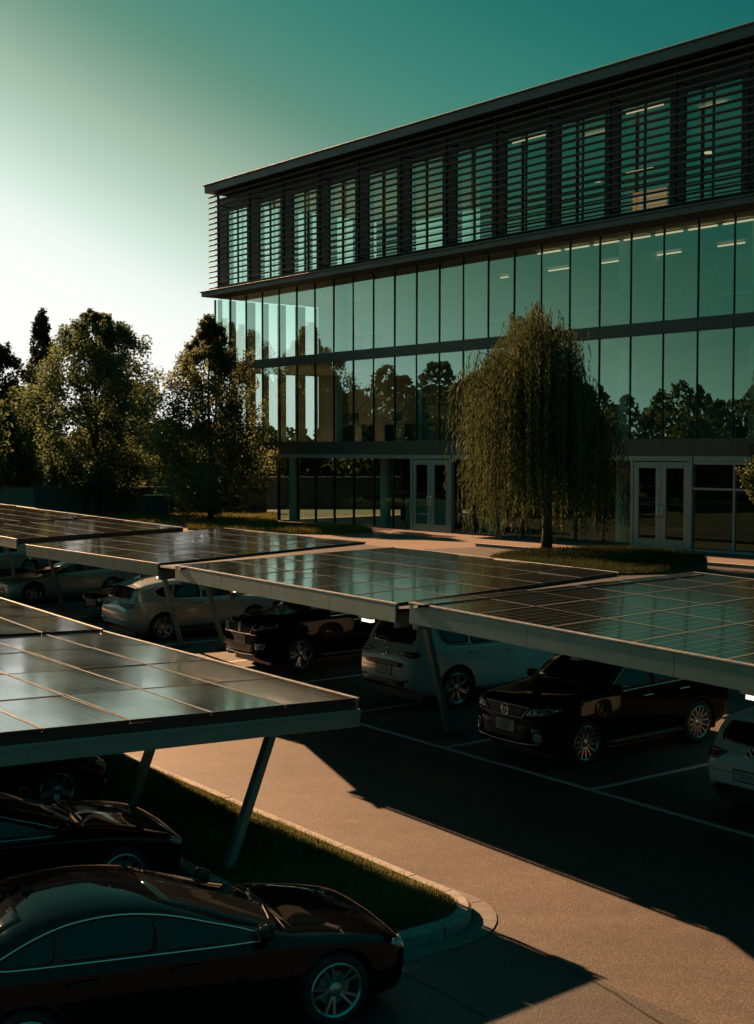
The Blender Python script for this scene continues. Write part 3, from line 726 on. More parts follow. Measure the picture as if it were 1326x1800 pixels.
C3 = canopy(c3n, c3f, c3n + c3r, 6, 6, [((320, 1137), None, (286, 1005), .3)], 'solar canopy over the silver hatchback, third of the far row', 'solar_b', (.014, .007), over=-.03, lamps=((.03, .15),))[0]
def far_canopy(nr, H, L, W_, posts, lab):
    r = G(nr[0], nr[1], H); l_ = r - B_ * W_ + E_ * .9 - np.array([0, 0, .08]); f_ = l_ - E_ * L + np.array([0, 0, .1])
    return canopy(l_, f_, r, 6, 6, posts, lab, 'solar_b', (.013, .006), over=-.03)
far_canopy((320, 927), 2.95, 8.3, 5.7, [((112, 1070), None, (85, 970), .3)], 'solar canopy over the silver sedan, fourth of the far row')
far_canopy((173, 908.5), 3.05, 7.6, 6.0, [((30, 1035), None, (10, 950), .3)], 'fifth solar canopy of the far row, with warm glare on its panels')
far_canopy((63, 893.5), 3.05, 8.0, 6.0, [], 'farthest solar canopy at the end of the far row')
# near row
a1r, a1f = G(625, 1227, 2.28), G(180, 1109, 2.36)
a1l = a1r - B_ * 7.2 + np.array([0, 0, .25])
canopy(a1r, a1f, a1l, 7, 4, [((395, 1545), None, (480, 1280), -.85), ((228, 1425), 18.4, (270, 1300), -.1)], 'near solar canopy over the dark sedans beside the grass island', 'solar_a', (.020, .006))
a2r = G(177, 1106, 2.40); a2f = a2r + (D(0, 1051, a2r[1] + 5.2) - a2r) * 1.5
a2l = a2r - B_ * 7.2 + np.array([0, 0, .25])
canopy(a2r, a2f, a2l, 7, 4, [], 'solar canopy behind the near one, cut by the frame edge', 'solar_a', (.020, .006))
# plates added at the joints to block sun leaking through the gaps
def sun_blocker(n1, r1, f2, r2):
    A_ = (f2 - n1) / np.linalg.norm(f2 - n1); n1, r1, f2, r2 = n1 - A_ * .4, r1 - A_ * .4, f2 + A_ * .5, r2 + A_ * .5
    m_ = MB(); m_.hexa([p - np.array([0, 0, .085]) for p in (n1, r1, r2, f2)], [p - np.array([0, 0, .05]) for p in (n1, r1, r2, f2)]); return m_
fl = sun_blocker(c2n, c2n + c2r * 1.0, c1f, c1f + c1r)
fl.build("joint_sun_blocker", M["dark_metal"], C1, world_=True)
sun_blocker(c3n, c3n + c3r, c2f, c2f + c2r).build("joint_sun_blocker", M["dark_metal"], C2, world_=True)
# ================================================================== cars
def mono(xs, ys, x):                     # monotone cubic interpolation
    xs, ys = np.array(xs, float), np.array(ys, float); o = np.argsort(xs); xs, ys = xs[o], ys[o]
    h = np.diff(xs); d = np.diff(ys) / h; m = np.zeros(len(xs)); m[0], m[-1] = d[0], d[-1]
    for i in range(1, len(xs) - 1):
        if d[i - 1] * d[i] > 0:
            w1, w2 = 2 * h[i] + h[i - 1], h[i] + 2 * h[i - 1]; m[i] = (w1 + w2) / (w1 / d[i - 1] + w2 / d[i])
    x = np.asarray(x, float); k = np.clip(np.searchsorted(xs, x) - 1, 0, len(xs) - 2); t = np.clip((x - xs[k]) / h[k], 0, 1)
    return (2 * t**3 - 3 * t**2 + 1) * ys[k] + (t**3 - 2 * t**2 + t) * h[k] * m[k] + (-2 * t**3 + 3 * t**2) * ys[k + 1] + (t**3 - t**2) * h[k] * m[k + 1]
def tab(s): return [tuple(map(float, p.split(':'))) for p in s.split()]
SHAPES = {
 'sedan': dict(fa=1.44, ra=-1.42, wr=.35, tumble=.47, hood=(2.13, 1.02), trunk=(-1.98, -2.40),
   top=tab('2.26:.60 2.235:.67 2.15:.735 1.93:.80 1.5:.882 1.06:.948 .98:.98 .55:1.135 .12:1.275 -.3:1.395 -.75:1.445 -1.1:1.43 -1.5:1.335 -1.9:1.15 -2.1:1.075 -2.32:1.05 -2.42:1.0 -2.46:.93'),
   sh=tab('2.26:.55 2.14:.66 1.9:.735 1.5:.805 1.0:.86 0:.91 -1:.945 -1.8:.97 -2.3:.96 -2.46:.88'),
   hw=tab('2.26:.62 2.245:.70 2.19:.775 2.07:.84 1.85:.885 1.5:.912 .8:.93 -1.2:.93 -1.8:.90 -2.2:.84 -2.38:.77 -2.46:.66'),
   low=tab('2.26:.28 2.15:.20 1.5:.19 -1.5:.19 -2.2:.25 -2.46:.42'), win_z=(.0,)),
 'suv': dict(fa=1.42, ra=-1.36, wr=.365, tumble=.39, hood=(2.2, 1.12), trunk=None,
   top=tab('2.36:.92 2.32:1.01 2.22:1.065 1.9:1.12 1.5:1.165 1.14:1.20 1.06:1.225 .6:1.49 .32:1.615 0:1.69 -.5:1.725 -1.2:1.705 -1.7:1.645 -1.92:1.585 -2.04:1.47 -2.17:1.26 -2.27:1.09 -2.34:.98 -2.38:.86'),
   sh=tab('2.36:.80 2.2:.94 1.9:1.0 1.5:1.04 1.0:1.075 0:1.09 -1:1.10 -1.9:1.08 -2.25:1.0 -2.38:.84'),
   hw=tab('2.36:.60 2.32:.70 2.22:.79 2.0:.87 1.6:.925 1.0:.94 -1.5:.94 -1.95:.905 -2.2:.85 -2.32:.79 -2.38:.70'),
   low=tab('2.36:.36 2.15:.25 1.4:.24 -1.4:.24 -2.1:.30 -2.38:.45')),
 'hatch': dict(fa=1.36, ra=-1.30, wr=.34, tumble=.36, hood=(2.12, 1.05), trunk=None,
   top=tab('2.28:.74 2.24:.82 2.12:.89 1.8:.96 1.4:1.02 1.06:1.06 .98:1.09 .55:1.34 .25:1.46 0:1.52 -.5:1.555 -1.1:1.535 -1.6:1.475 -1.85:1.42 -1.96:1.33 -2.08:1.14 -2.17:.99 -2.22:.90 -2.26:.78'),
   sh=tab('2.28:.66 2.1:.78 1.8:.85 1.4:.90 1.0:.94 0:.97 -1:1.0 -1.8:.99 -2.1:.92 -2.26:.76'),
   hw=tab('2.28:.56 2.24:.66 2.14:.76 1.9:.84 1.5:.895 1.0:.905 -1.4:.905 -1.85:.875 -2.08:.82 -2.2:.76 -2.26:.66'),
   low=tab('2.28:.34 2.05:.22 1.4:.20 -1.4:.20 -2.0:.28 -2.26:.44')),
}
def chaikin(p, it=2, closed=True):
    p = [np.array(q, float) for q in p]
    for _ in range(it):
        q = []
        n = len(p)
        for i in range(n if closed else n - 1):
            a, b = p[i], p[(i + 1) % n]; q += [a * .75 + b * .25, a * .25 + b * .75]
        p = q
    return [tuple(x) for x in p]
def rounded(p, r=.04):
    out = []; n = len(p); p = [np.array(q, float) for q in p]
    for i in range(n):
        a, b, c = p[i - 1], p[i], p[(i + 1) % n]; u, w = a - b, c - b; lu, lw = np.linalg.norm(u), np.linalg.norm(w)
        ru, rw = min(r, .42 * lu), min(r, .42 * lw); s, e = b + u / lu * ru, b + w / lw * rw
        for t in (0, .5, 1): out.append(tuple(s * (1 - t) ** 2 + 2 * b * t * (1 - t) + e * t * t))
    return out
class Shell:
    def __init__(self, kind, ns=104, nj=44):
        S = SHAPES[kind]; self.S = S; self.kind = kind
        tx = [p[0] for p in S['top']]; x0, x1 = min(tx), max(tx)
        xf = np.linspace(x1, x0, 800); zf = mono(tx, [p[1] for p in S['top']], xf)
        hwf = mono(*zip(*S['hw']), xf)
        al = np.concatenate([[0], np.cumsum(np.hypot(np.hypot(np.diff(xf), np.diff(zf)), np.diff(hwf)))])
        x = np.interp(np.linspace(0, al[-1], ns), al, xf)
        if S['hood']:
            for xx in (S['hood'][1], .02 if kind == 'sedan' else .05): x[np.argmin(abs(x - xx))] = xx
        top = mono(tx, [p[1] for p in S['top']], x); sh = mono(*zip(*S['sh']), x); hw = mono(*zip(*S['hw']), x); low = mono(*zip(*S['low']), x)
        sh = np.minimum(sh, top - .035)
        h = top - sh - .015
        cab = np.clip((h - .12) / .25, 0, 1); cab = cab * cab * (3 - 2 * cab)
        crown = (1 - cab) * np.maximum(h, .02) * .55 + cab * .062
        zr = top - crown; yr = .955 * hw - (zr - sh) * S['tumble'] - (1 - cab) * .05 * hw
        C = np.zeros((ns, 10, 2))
        C[:, 0] = np.c_[.90 * hw, low]
        C[:, 1] = np.c_[.975 * hw, low + .10]
        C[:, 2] = np.c_[1.0 * hw, low + (sh - low) * .52]
        C[:, 3] = np.c_[.992 * hw, low + (sh - low) * .80]
        C[:, 4] = np.c_[.982 * hw, sh - .012]
        C[:, 5] = np.c_[.948 * hw, sh + .012]
        C[:, 6] = np.c_[.5 * (.948 * hw + yr) + .012 * cab, .5 * (sh + .012 + zr)]
        C[:, 7] = np.c_[yr, zr]
        C[:, 8] = np.c_[.62 * yr, zr + (top - zr) * .68]
        C[:, 9] = np.c_[0 * yr, top]
        jj = np.linspace(0, 9, nj); self.jj = jj
        P = np.zeros((ns, nj, 3))
        for i in range(ns):
            P[i, :, 0] = x[i]; P[i, :, 1] = mono(range(10), C[i, :, 0], jj); P[i, :, 2] = mono(range(10), C[i, :, 1], jj)
        for _ in range(3):                      # fairing
            Q = P.copy(); Q[1:-1, :] = .5 * P[1:-1, :] + .25 * (P[:-2, :] + P[2:, :]); P[1:-1, :, 1:] = Q[1:-1, :, 1:]
            Q = P.copy(); Q[:, 1:-1] = .5 * P[:, 1:-1] + .25 * (P[:, :-2] + P[:, 2:]); P[:, 1:-1, 1:] = Q[:, 1:-1, 1:]
        self.x = x; self.P = P; ns_, nj_ = ns, nj
        V = np.concatenate([P.reshape(-1, 3), (P * np.array([1, -1, 1])).reshape(-1, 3)]); N1 = ns * nj
        F = []; reg = []
        for i in range(ns - 1):
            for j in range(nj - 1):
                a = i * nj + j; F.append((a, a + 1, a + nj + 1, a + nj)); reg.append((i, j, 1))
                b = N1 + a; F.append((b, b + nj, b + nj + 1, b + 1)); reg.append((i, j, -1))
        for i in (0, ns - 1):
            for j in range(nj - 1):
                a, b = i * nj + j, N1 + i * nj + j
                f = (a, b, b + 1, a + 1); F.append(f if i == 0 else f[::-1]); reg.append((i, j, 0))
        self.V = V; self.F = F; self.reg = reg
        self.bvh = BVHTree.FromPolygons([Vector(v) for v in V], F)
        bm = bmesh.new(); vs = [bm.verts.new(v) for v in V]; bm.verts.ensure_lookup_table()
        for f in F: bm.faces.new([vs[k] for k in f])
        bm.normal_update(); self.N = []
        for v in vs:
            n_ = v.normal.copy()
            if abs(v.co.y) < 1e-6: n_.y = 0; n_.normalize()
            self.N.append(n_)
        c = Vector((0, 0, .7))
        flip = sum(1 if (Vector(v) - c).dot(n) > 0 else -1 for v, n in zip(V[::7], self.N[::7])) < 0
        if flip:
            self.F = [f[::-1] for f in F]; self.N = [-n for n in self.N]; self.bvh = BVHTree.FromPolygons([Vector(v) for v in V], self.F)
        bm.free()
    def hit(self, p, d):
        p, d = Vector(p), Vector(d).normalized()
        r = self.bvh.ray_cast(p - d * 4, d)
        if r[0] is None: r = self.bvh.find_nearest(p)
        n = r[1]
        if n.dot(d) > 0: n = -n
        return r[0], n
    def patch(self, outline, d, off=.004, rings=5, skirt=.02, sub=4):   # a skin laid on the shell inside an outline
        pts = []
        n = len(outline)
        for i in range(n):
            a, b = Vector(outline[i]), Vector(outline[(i + 1) % n])
            for k in range(sub): pts.append(a.lerp(b, k / sub))
        c = sum(pts, Vector()) / len(pts); N = len(pts)
        fr = [1 - (r / rings) for r in range(rings)]
        m = MB(); top = []
        for q in fr:
            for p in pts:
                h, nn = self.hit(c.lerp(p, q), d); top.append(h + nn * off)
        h, nn = self.hit(c, d); cen = h + nn * off
        rim = []
        for p in pts:
            h, nn = self.hit(p, d); rim.append(h - nn * skirt)
        m.v = [tuple(p) for p in top] + [tuple(cen)] + [tuple(p) for p in rim]
        for r in range(rings - 1):
            for i in range(N): m.f.append((r * N + i, r * N + (i + 1) % N, (r + 1) * N + (i + 1) % N, (r + 1) * N + i))
        L_ = (rings - 1) * N
        for i in range(N): m.f.append((L_ + i, L_ + (i + 1) % N, rings * N))
        R_ = rings * N + 1
        for i in range(N): m.f.append((i, R_ + i, R_ + (i + 1) % N, (i + 1) % N))
        m.m = [0] * len(m.f)
        nrm = (Vector(m.v[m.f[0][1]]) - Vector(m.v[m.f[0][0]])).cross(Vector(m.v[m.f[0][3]]) - Vector(m.v[m.f[0][0]]))
        if nrm.dot(Vector(d)) > 0: m.f = [f[::-1] for f in m.f]
        return m
    def trace(self, pts, d, off=.0, sub=6, closed=False):       # a polyline laid on the shell
        out = []; n = len(pts)
        for i in range(n if closed else n - 1):
            a, b = Vector(pts[i]), Vector(pts[(i + 1) % n])
            for k in range(sub): out.append(a.lerp(b, k / sub))
        if not closed: out.append(Vector(pts[-1]))
        res = []
        for p in out:
            h, nn = self.hit(p, d); res.append(h + nn * off)
        return res

_shells = {}
def shell(kind, fine):
    k = (kind, fine)
    if k not in _shells: _shells[k] = Shell(kind, 130 if fine else 84, 52 if fine else 36)
    return _shells[k]

def wheel_meshes(r, style, key, cache={}):
    k = (round(r, 3), style)
    if k in cache: return cache[k]
    w = .105; rr = r * .745
    ty = MB().lathe([(rr, -w), (rr + .015, -w - .008), (r - .05, -w - .012), (r - .012, -w + .012), (r, -w + .04), (r, w - .04), (r - .012, w - .012), (r - .05, w + .012), (rr + .015, w + .008), (rr, w), (rr - .02, w - .03), (rr - .02, -w)], 40, 'y')
    tme = ty.mesh('wheel', M['rubber'], True); set_smooth_angle(tme, 50)
    rm = MB()      # outer side is +y
    rm.lathe([(rr + .004, w - .002), (rr - .012, w + .010), (rr - .028, w - .004), (rr - .035, -w * .6), (rr - .05, -w)], 40, 'y')
    n, pair, wd, dep = {'ten': (5, .20, .017, .0), 'five': (5, 0, .055, .0), 'multi': (14, 0, .019, .0), 'seven': (7, .10, .016, 0), 'y': (5, .17, .017, 0)}[style]
    for s in range(n):
        for sgn in ((-1, 1) if pair else (0,)):
            a0 = 2 * math.pi * s / n + .3; a1 = a0 + sgn * pair * .45; a2 = a0 + sgn * pair * 1.0
            p0 = np.array([math.cos(a1) * .05, w - .034, math.sin(a1) * .05]); p1 = np.array([math.cos(a2) * (rr - .014), w - .004, math.sin(a2) * (rr - .014)])
            t = np.cross(p1 - p0, [0, 1, 0]); t /= np.linalg.norm(t); yv = np.array([0, 1, 0.])
            q = lambda p, ww, hh: [p - t * ww - yv * hh, p + t * ww - yv * hh, p + t * ww * .8, p - t * ww * .8]
            rm.hexa(q(p0, wd, .035), q(p1, wd * .8, .03))
    rm.lathe([(0, w - .012), (.045, w - .014), (.065, w - .026), (.07, w - .06)], 20, 'y')
    rme = rm.mesh('rim', M['wheel_alloy'], True); set_smooth_angle(rme, 35)
    hub = MB().lathe([(0, w - .075), (rr * .62, w - .075), (rr * .62, w - .095), (0, w - .095)], 28, 'y')
    hme = hub.mesh('brake_disc', M['steel'])
    bk = MB().lathe([(0, -w + .02), (rr - .03, -w + .02), (rr - .03, -w + .03), (0, -w + .03)], 24, 'y').mesh('wheel_back', M['black'])
    cache[k] = (tme, rme, hme, bk); return cache[k]

def text_mesh(name, s, size, mat, parent, mat4, depth=.002):
    cu = bpy.data.curves.new(name, 'FONT'); cu.body = s; cu.size = size; cu.align_x = 'CENTER'; cu.align_y = 'CENTER'; cu.extrude = depth
    t = link('lettering', cu); cu.materials.append(M[mat]); bpy.context.view_layer.update()
    me = bpy.data.meshes.new_from_object(t.evaluated_get(bpy.context.evaluated_depsgraph_get())); bpy.data.objects.remove(t); bpy.data.curves.remove(cu)
    me.name = name; o = link(name, me, parent); o.matrix_local = mat4; return o

def car(kind, loc, rz, pt, label, name='parked_car', cat='car', rim='ten', fine=False, wheels=((1, 1), (1, -1), (-1, 1), (-1, -1)), front=None, rear=None, plate=None, chrome=True, rails=False, steer=0.0, group='cars parked under the solar canopies', scale=1.0):
    sh = shell(kind, fine); S = sh.S
    root = empty(name, (loc[0], loc[1], 0.0), rz, label, cat, group); root.scale = (scale, scale, scale * (1.05 if kind == 'suv' else 1.0))
    P = M[pt]; fa, ra, wr = S['fa'], S['ra'], S['wr']; Ra = wr + .055
    V = sh.V.copy(); F = sh.F; reg = sh.reg; ns, nj = sh.P.shape[:2]
    jj = sh.jj; jside = jj <= 4.3
    hwmid = .45
    inside = np.zeros(len(V), bool); ctr = np.zeros(len(V))
    for xa in (fa, ra):
        dd = np.hypot(V[:, 0] - xa, V[:, 2] - wr)
        ins = (dd < Ra) & (abs(V[:, 1]) > hwmid); inside |= ins; ctr[ins] = xa
    keep = [k for k, f in enumerate(F) if not all(inside[i] for i in f) or reg[k][2] == 0]
    used = set(i for k in keep for i in F[k])
    for i in np.nonzero(inside)[0]:
        if i in used:
            dx, dz = V[i, 0] - ctr[i], V[i, 2] - wr; d = math.hypot(dx, dz) or 1
            V[i, 0] = ctr[i] + dx / d * Ra; V[i, 2] = max(wr + dz / d * Ra, .12)
    # regions of the skin
    x = sh.x
    def region(k):
        i, j, s = reg[k]
        if s == 0: return 'body'
        xm = .5 * (x[i] + x[min(i + 1, ns - 1)]); jm = .5 * (jj[j] + jj[min(j + 1, nj - 1)])
        if S['hood'] and S['hood'][1] <= xm <= S['hood'][0] and jm > 5.6: return 'bonnet'
        if S['trunk'] and S['trunk'][1] <= xm <= S['trunk'][0] and jm > 5.6: return 'boot_lid'
        dz = {'sedan': ((.98, -.16), (-.16, -1.12)), 'suv': ((.98, -.12), (-.12, -1.02)), 'hatch': ((.92, -.14), (-.14, -.98))}[kind]
        if 1.15 < jm < 5.1:
            for q, (a, b) in enumerate(dz):
                if b <= xm <= a: return ('front_door' if q == 0 else 'rear_door') + ('+' if s > 0 else '-')
        return 'body'
    regs = {}
    for k in keep: regs.setdefault(region(k), []).append(k)
    objs = {}
    for rn, ks in regs.items():
        vid = {}; vs = []; ns_ = []; fs = []
        for k in ks:
            f = []
            for i in F[k]:
                if i not in vid: vid[i] = len(vs); vs.append(Vector(V[i])); ns_.append(sh.N[i])
                f.append(vid[i])
            fs.append(f)
        part = rn != 'body'
        nm = {'body': 'body', 'bonnet': 'bonnet', 'boot_lid': 'boot_lid'}.get(rn, 'door')
        me = bpy.data.meshes.new(nm); nv = len(vs)
        # boundary loop: shrink and turn inwards so that a gap shows
        cnt = {}
        for f in fs:
            for a, b in zip(f, f[1:] + f[:1]):
                cnt.setdefault((min(a, b), max(a, b)), []).append((a, b))
        bd = [v[0] for v in cnt.values() if len(v) == 1]
        bd = [(a, b) for a, b in bd if not (abs(vs[a].y) < 1e-5 and abs(vs[b].y) < 1e-5)]
        if part:
            cen = {}
            for a, b in bd:
                t = (vs[b] - vs[a]); n_ = (ns_[a] + ns_[b]); inw = n_.cross(t)
                if inw.length > 1e-9:
                    inw.normalize()
                    for q in (a, b): cen.setdefault(q, []).append(inw)
            moved = {q: sum(l, Vector()).normalized() * .0028 for q, l in cen.items()}
            for q, mv in moved.items(): vs[q] = vs[q] + mv
            rim_ = {}
            for a, b in bd:
                for q in (a, b):
                    if q not in rim_: rim_[q] = len(vs); vs.append(vs[q] - ns_[q] * .018); ns_.append(ns_[q])
                fs.append([b, a, rim_[a], rim_[b]])
        me.from_pydata([tuple(v) for v in vs], [], fs); me.materials.append(P)
        me.polygons.foreach_set('use_smooth', [True] * len(fs))
        me.normals_split_custom_set_from_vertices([tuple(n) for n in ns_])
        o = link(nm, me, root)
        if rn[-1] in '+-': objs[rn] = o
    # dark underside and wheel housings
    ub = MB(); ub.box(-2.05, 2.05, -.72, .72, .17, .30); ub.box(-2.0, 1.1, -.62, .62, .3, .82); ub.build('underbody', M['black'], root)
    wt = wheel_meshes(wr, rim, 0)
    for fx, sy in wheels:
        xa = fa if fx > 0 else ra
        i = int(np.argmin(abs(x - xa))); hw = float(sh.P[i, :, 1].max())
        y1 = hw - .012
        n = 24; hv = MB()
        for a in np.linspace(-.35, math.pi + .35, n):
            ca, sa = math.cos(a), math.sin(a)
            for yy in (y1, y1 - .06, .55): hv.v.append((xa + ca * (Ra + .001), yy * sy, wr + sa * (Ra + .001)))
        for q in range(n - 1):
            for w_ in range(2): hv.f.append((q * 3 + w_, q * 3 + w_ + 1, q * 3 + w_ + 4, q * 3 + w_ + 3)); hv.m.append(0)
        hv.build('wheel_housing', M['black'], root, smooth=True)
        lip = [(xa + math.cos(a) * (Ra + .006), 0, wr + math.sin(a) * (Ra + .006)) for a in np.linspace(-.25, math.pi + .25, 26)]
        lp = []
        for p in lip:
            h_, nn = sh.hit((p[0], sy * 1.2, p[2]), (0, -sy, 0)); lp.append(h_ + nn * .001)
        MB().tube(lp, .011, 6).build('arch_lip', P if kind == 'sedan' else M['trim'], root, smooth=True)
        w_ = link('wheel', wt[0], root, (xa, sy * (hw - .125), wr)); w_.rotation_euler = (0, random.uniform(0, 2), (0 if sy > 0 else math.pi) + (steer if fx > 0 else 0))
        for me, nm in zip(wt[1:], ('rim', 'brake_disc', 'wheel_back')): link(nm, me, w_)
    # glasshouse
    G_ = M['car_glass']
    side = {'sedan': [[(.74, .955), (.5, 1.045), (.2, 1.145), (-.02, 1.215), (-.16, 1.25), (-.2, .985)], [(-.27, .99), (-.245, 1.27), (-.6, 1.318), (-.9, 1.315), (-1.06, 1.29), (-1.1, 1.035)], [(-1.16, 1.04), (-1.13, 1.272), (-1.4, 1.195), (-1.66, 1.085), (-1.68, 1.07)]],
            'suv': [[(.86, 1.125), (.72, 1.225), (.48, 1.375), (.22, 1.51), (.0, 1.57), (-.12, 1.585), (-.16, 1.115)], [(-.22, 1.12), (-.19, 1.59), (-.6, 1.60), (-.98, 1.585), (-1.0, 1.14)], [(-1.06, 1.145), (-1.04, 1.58), (-1.4, 1.555), (-1.66, 1.49), (-1.72, 1.42), (-1.6, 1.2), (-1.5, 1.16)]],
            'hatch': [[(.84, 1.015), (.66, 1.135), (.38, 1.29), (.12, 1.39), (-.1, 1.435), (-.17, 1.03)], [(-.23, 1.035), (-.18, 1.44), (-.6, 1.44), (-.92, 1.41), (-1.0, 1.07)], [(-1.06, 1.075), (-.99, 1.40), (-1.3, 1.35), (-1.52, 1.27), (-1.5, 1.2), (-1.35, 1.10)]]}[kind]
    for sy in (1, -1):
        for qi, pl in enumerate(side):
            m_ = sh.patch([(a, sy * 1.2, b) for a, b in rounded(pl, .05)], (0, -sy, 0), .0035, 6 if fine else 4, .012, 2 if fine else 1)
            par = objs.get(('front_door', 'rear_door', '')[qi] + ('+' if sy > 0 else '-')) if qi < 2 else None
            m_.build('window', G_, par or root, smooth=True)
        if chrome:
            ol = {'sedan': [(.86, .925), (.5, 1.062), (.2, 1.162), (-.02, 1.232), (-.25, 1.288), (-.6, 1.336), (-.95, 1.328), (-1.2, 1.285), (-1.45, 1.205), (-1.78, 1.055), (-1.2, 1.022), (-.2, .972), (.4, .943), (.86, .925)],
                  'suv': [(.96, 1.07), (.72, 1.23), (.48, 1.39), (.22, 1.525), (-.1, 1.60), (-.6, 1.617), (-1.05, 1.60), (-1.42, 1.572), (-1.7, 1.50), (-1.76, 1.41), (-1.62, 1.185), (-1.5, 1.14), (-1.0, 1.122), (0, 1.10), (.96, 1.07)],
                  'hatch': [(.93, .99), (.66, 1.15), (.38, 1.305), (.12, 1.406), (-.15, 1.452), (-.6, 1.456), (-.95, 1.424), (-1.3, 1.366), (-1.56, 1.275), (-1.36, 1.085), (-1.0, 1.05), (0, 1.015), (.93, .99)]}[kind]
            if kind == 'sedan': sh.patch([(a, sy * 1.2, b) for a, b in chaikin(ol[:-1], 2)], (0, -sy, 0), .0018, 6, .01, 1).build('window_surround', M['trim'], root, smooth=True)
            tr = sh.trace([(a, sy * 1.2, b) for a, b in chaikin(ol[:-1], 2)], (0, -sy, 0), .004, 2, True)
            MB().tube(tr, .009, 6, closed=True).build('window_trim', M['chrome'] if chrome != 'black' else M['trim'], root, smooth=True)
    ws = {'sedan': ([(1.0, .70, .97), (1.03, .35, .975), (1.04, 0, .98), (1.03, -.35, .975), (1.0, -.70, .97), (.4, -.62, 1.18), (-.12, -.555, 1.31), (-.20, 0, 1.345), (-.12, .555, 1.31), (.4, .62, 1.18)], (-.35, 0, -.94)),
          'suv': ([(1.04, .74, 1.19), (1.09, 0, 1.19), (1.04, -.74, 1.19), (.66, -.66, 1.42), (.33, -.60, 1.57), (.30, 0, 1.60), (.33, .60, 1.57), (.66, .66, 1.42)], (-.5, 0, -.86)),
          'hatch': ([(.97, .72, 1.1), (1.01, 0, 1.1), (.97, -.72, 1.1), (.6, -.64, 1.31), (.28, -.58, 1.44), (.25, 0, 1.46), (.28, .58, 1.44), (.6, .64, 1.31)], (-.5, 0, -.86))}[kind]
    sh.patch(ws[0], ws[1], .004, 7, .012, 4).build('windshield', G_, root, smooth=True)
    cw = {'sedan': [(1.12, .74), (1.06, -.0), (1.12, -.74)], 'suv': [(1.16, .78), (1.13, 0), (1.16, -.78)], 'hatch': [(1.08, .74), (1.05, 0), (1.08, -.74)]}[kind]
    sh.patch([(cw[0][0] - .02, .74, 1.2), (cw[1][0] + .03, .3, 1.2), (cw[1][0] + .03, -.3, 1.2), (cw[0][0] - .02, -.74, 1.2), (cw[0][0] - .11, -.72, 1.2), (cw[1][0] - .035, -.3, 1.2), (cw[1][0] - .035, .3, 1.2), (cw[0][0] - .11, .72, 1.2)], (0, 0, -1), .002, 2, .01, 4).build('wiper_cowl', M['trim'], root, smooth=True)
    if kind == 'sedan':
        for y0, y1 in ((.55, -.02), (.0, -.52)):
            tr = sh.trace([(cw[1][0] - .03, y0, 1.3), (cw[1][0] - .10 - .05, y1, 1.3)], (0, 0, -1), .007, 8)
            MB().tube(tr, .005, 5).build('wiper', M['trim'], root, smooth=True)
    rw = {'sedan': ([(-1.36, .53, 1.32), (-1.34, 0, 1.34), (-1.36, -.53, 1.32), (-1.65, -.60, 1.2), (-1.95, -.64, 1.09), (-1.98, 0, 1.1), (-1.95, .64, 1.09), (-1.65, .60, 1.2)], (.5, 0, -.86)),
          'suv': ([(-2.06, .55, 1.50), (-2.06, 0, 1.525), (-2.06, -.55, 1.50), (-2.2, -.645, 1.25), (-2.22, -.60, 1.17), (-2.24, 0, 1.14), (-2.22, .60, 1.17), (-2.2, .645, 1.25)], (1, 0, -.1)),
          'hatch': ([(-1.93, .55, 1.36), (-1.93, 0, 1.375), (-1.93, -.55, 1.36), (-2.05, -.625, 1.16), (-2.08, -.58, 1.075), (-2.09, 0, 1.05), (-2.08, .58, 1.075), (-2.05, .625, 1.16)], (1, 0, -.1))}[kind]
    sh.patch(rw[0], rw[1], .004, 6, .012, 4).build('rear_window', G_, root, smooth=True)
    # mirrors, handles, roof details
    mx_, mz_ = {'sedan': (.74, .985), 'suv': (.84, 1.13), 'hatch': (.80, 1.04)}[kind]
    for sy in (1, -1):
        h_, nn = sh.hit((mx_, sy * 1.3, mz_), (0, -sy, 0)); m_ = MB()
        prof = [(.0, .02), (.02, .6), (.05, .85), (.09, 1.0), (.13, .92), (.15, .6)]
        y0 = h_.y
        for q, (dx, s_) in enumerate(prof):
            for a in np.linspace(0, 2 * math.pi, 12, endpoint=False):
                ca, sa = math.cos(a), math.sin(a); e = .72
                m_.v.append((mx_ + .07 - dx, y0 + sy * (.13 + .115 * s_ * abs(ca) ** e * math.copysign(1, ca)), mz_ + .03 + .072 * s_ * abs(sa) ** e * math.copysign(1, sa)))
        for q in range(len(prof) - 1):
            for a in range(12): m_.f.append((q * 12 + a, q * 12 + (a + 1) % 12, (q + 1) * 12 + (a + 1) % 12, (q + 1) * 12 + a)); m_.m.append(0)
        m_.f.append(tuple(range(12))[::-1]); m_.m.append(0)
        L_ = (len(prof) - 1) * 12
        mo = m_.build('mirror', P, root, smooth=True)
        MB().beam((mx_ + .0, y0 - sy * .03, mz_ - .01), (mx_ - .01, y0 + sy * .08, mz_ + .0), .07, .03).build('mirror_arm', M['trim'], mo)
        q_ = MB(); q_.v = [m_.v[L_ + a] for a in range(12)]; q_.v = [(v[0] - .002, v[1], v[2]) for v in q_.v]; q_.f = [tuple(range(12))]; q_.m = [0]; q_.build('mirror_glass', M['chrome'], mo)
        for dn, hxs in (('front_door', .0), ('rear_door', -.92)):
            zz = {'sedan': .84, 'suv': .97, 'hatch': .89}[kind] + (.02 if dn == 'rear_door' else 0)
            tr = sh.trace([(hxs + .10, sy * 1.3, zz), (hxs + .05, sy * 1.3, zz + .004), (hxs - .09, sy * 1.3, zz + .006), (hxs - .13, sy * 1.3, zz + .002)], (0, -sy, 0), .03, 3)
            tr[0] = sh.hit((hxs + .12, sy * 1.3, zz), (0, -sy, 0))[0]; tr[-1] = sh.hit((hxs - .15, sy * 1.3, zz), (0, -sy, 0))[0]
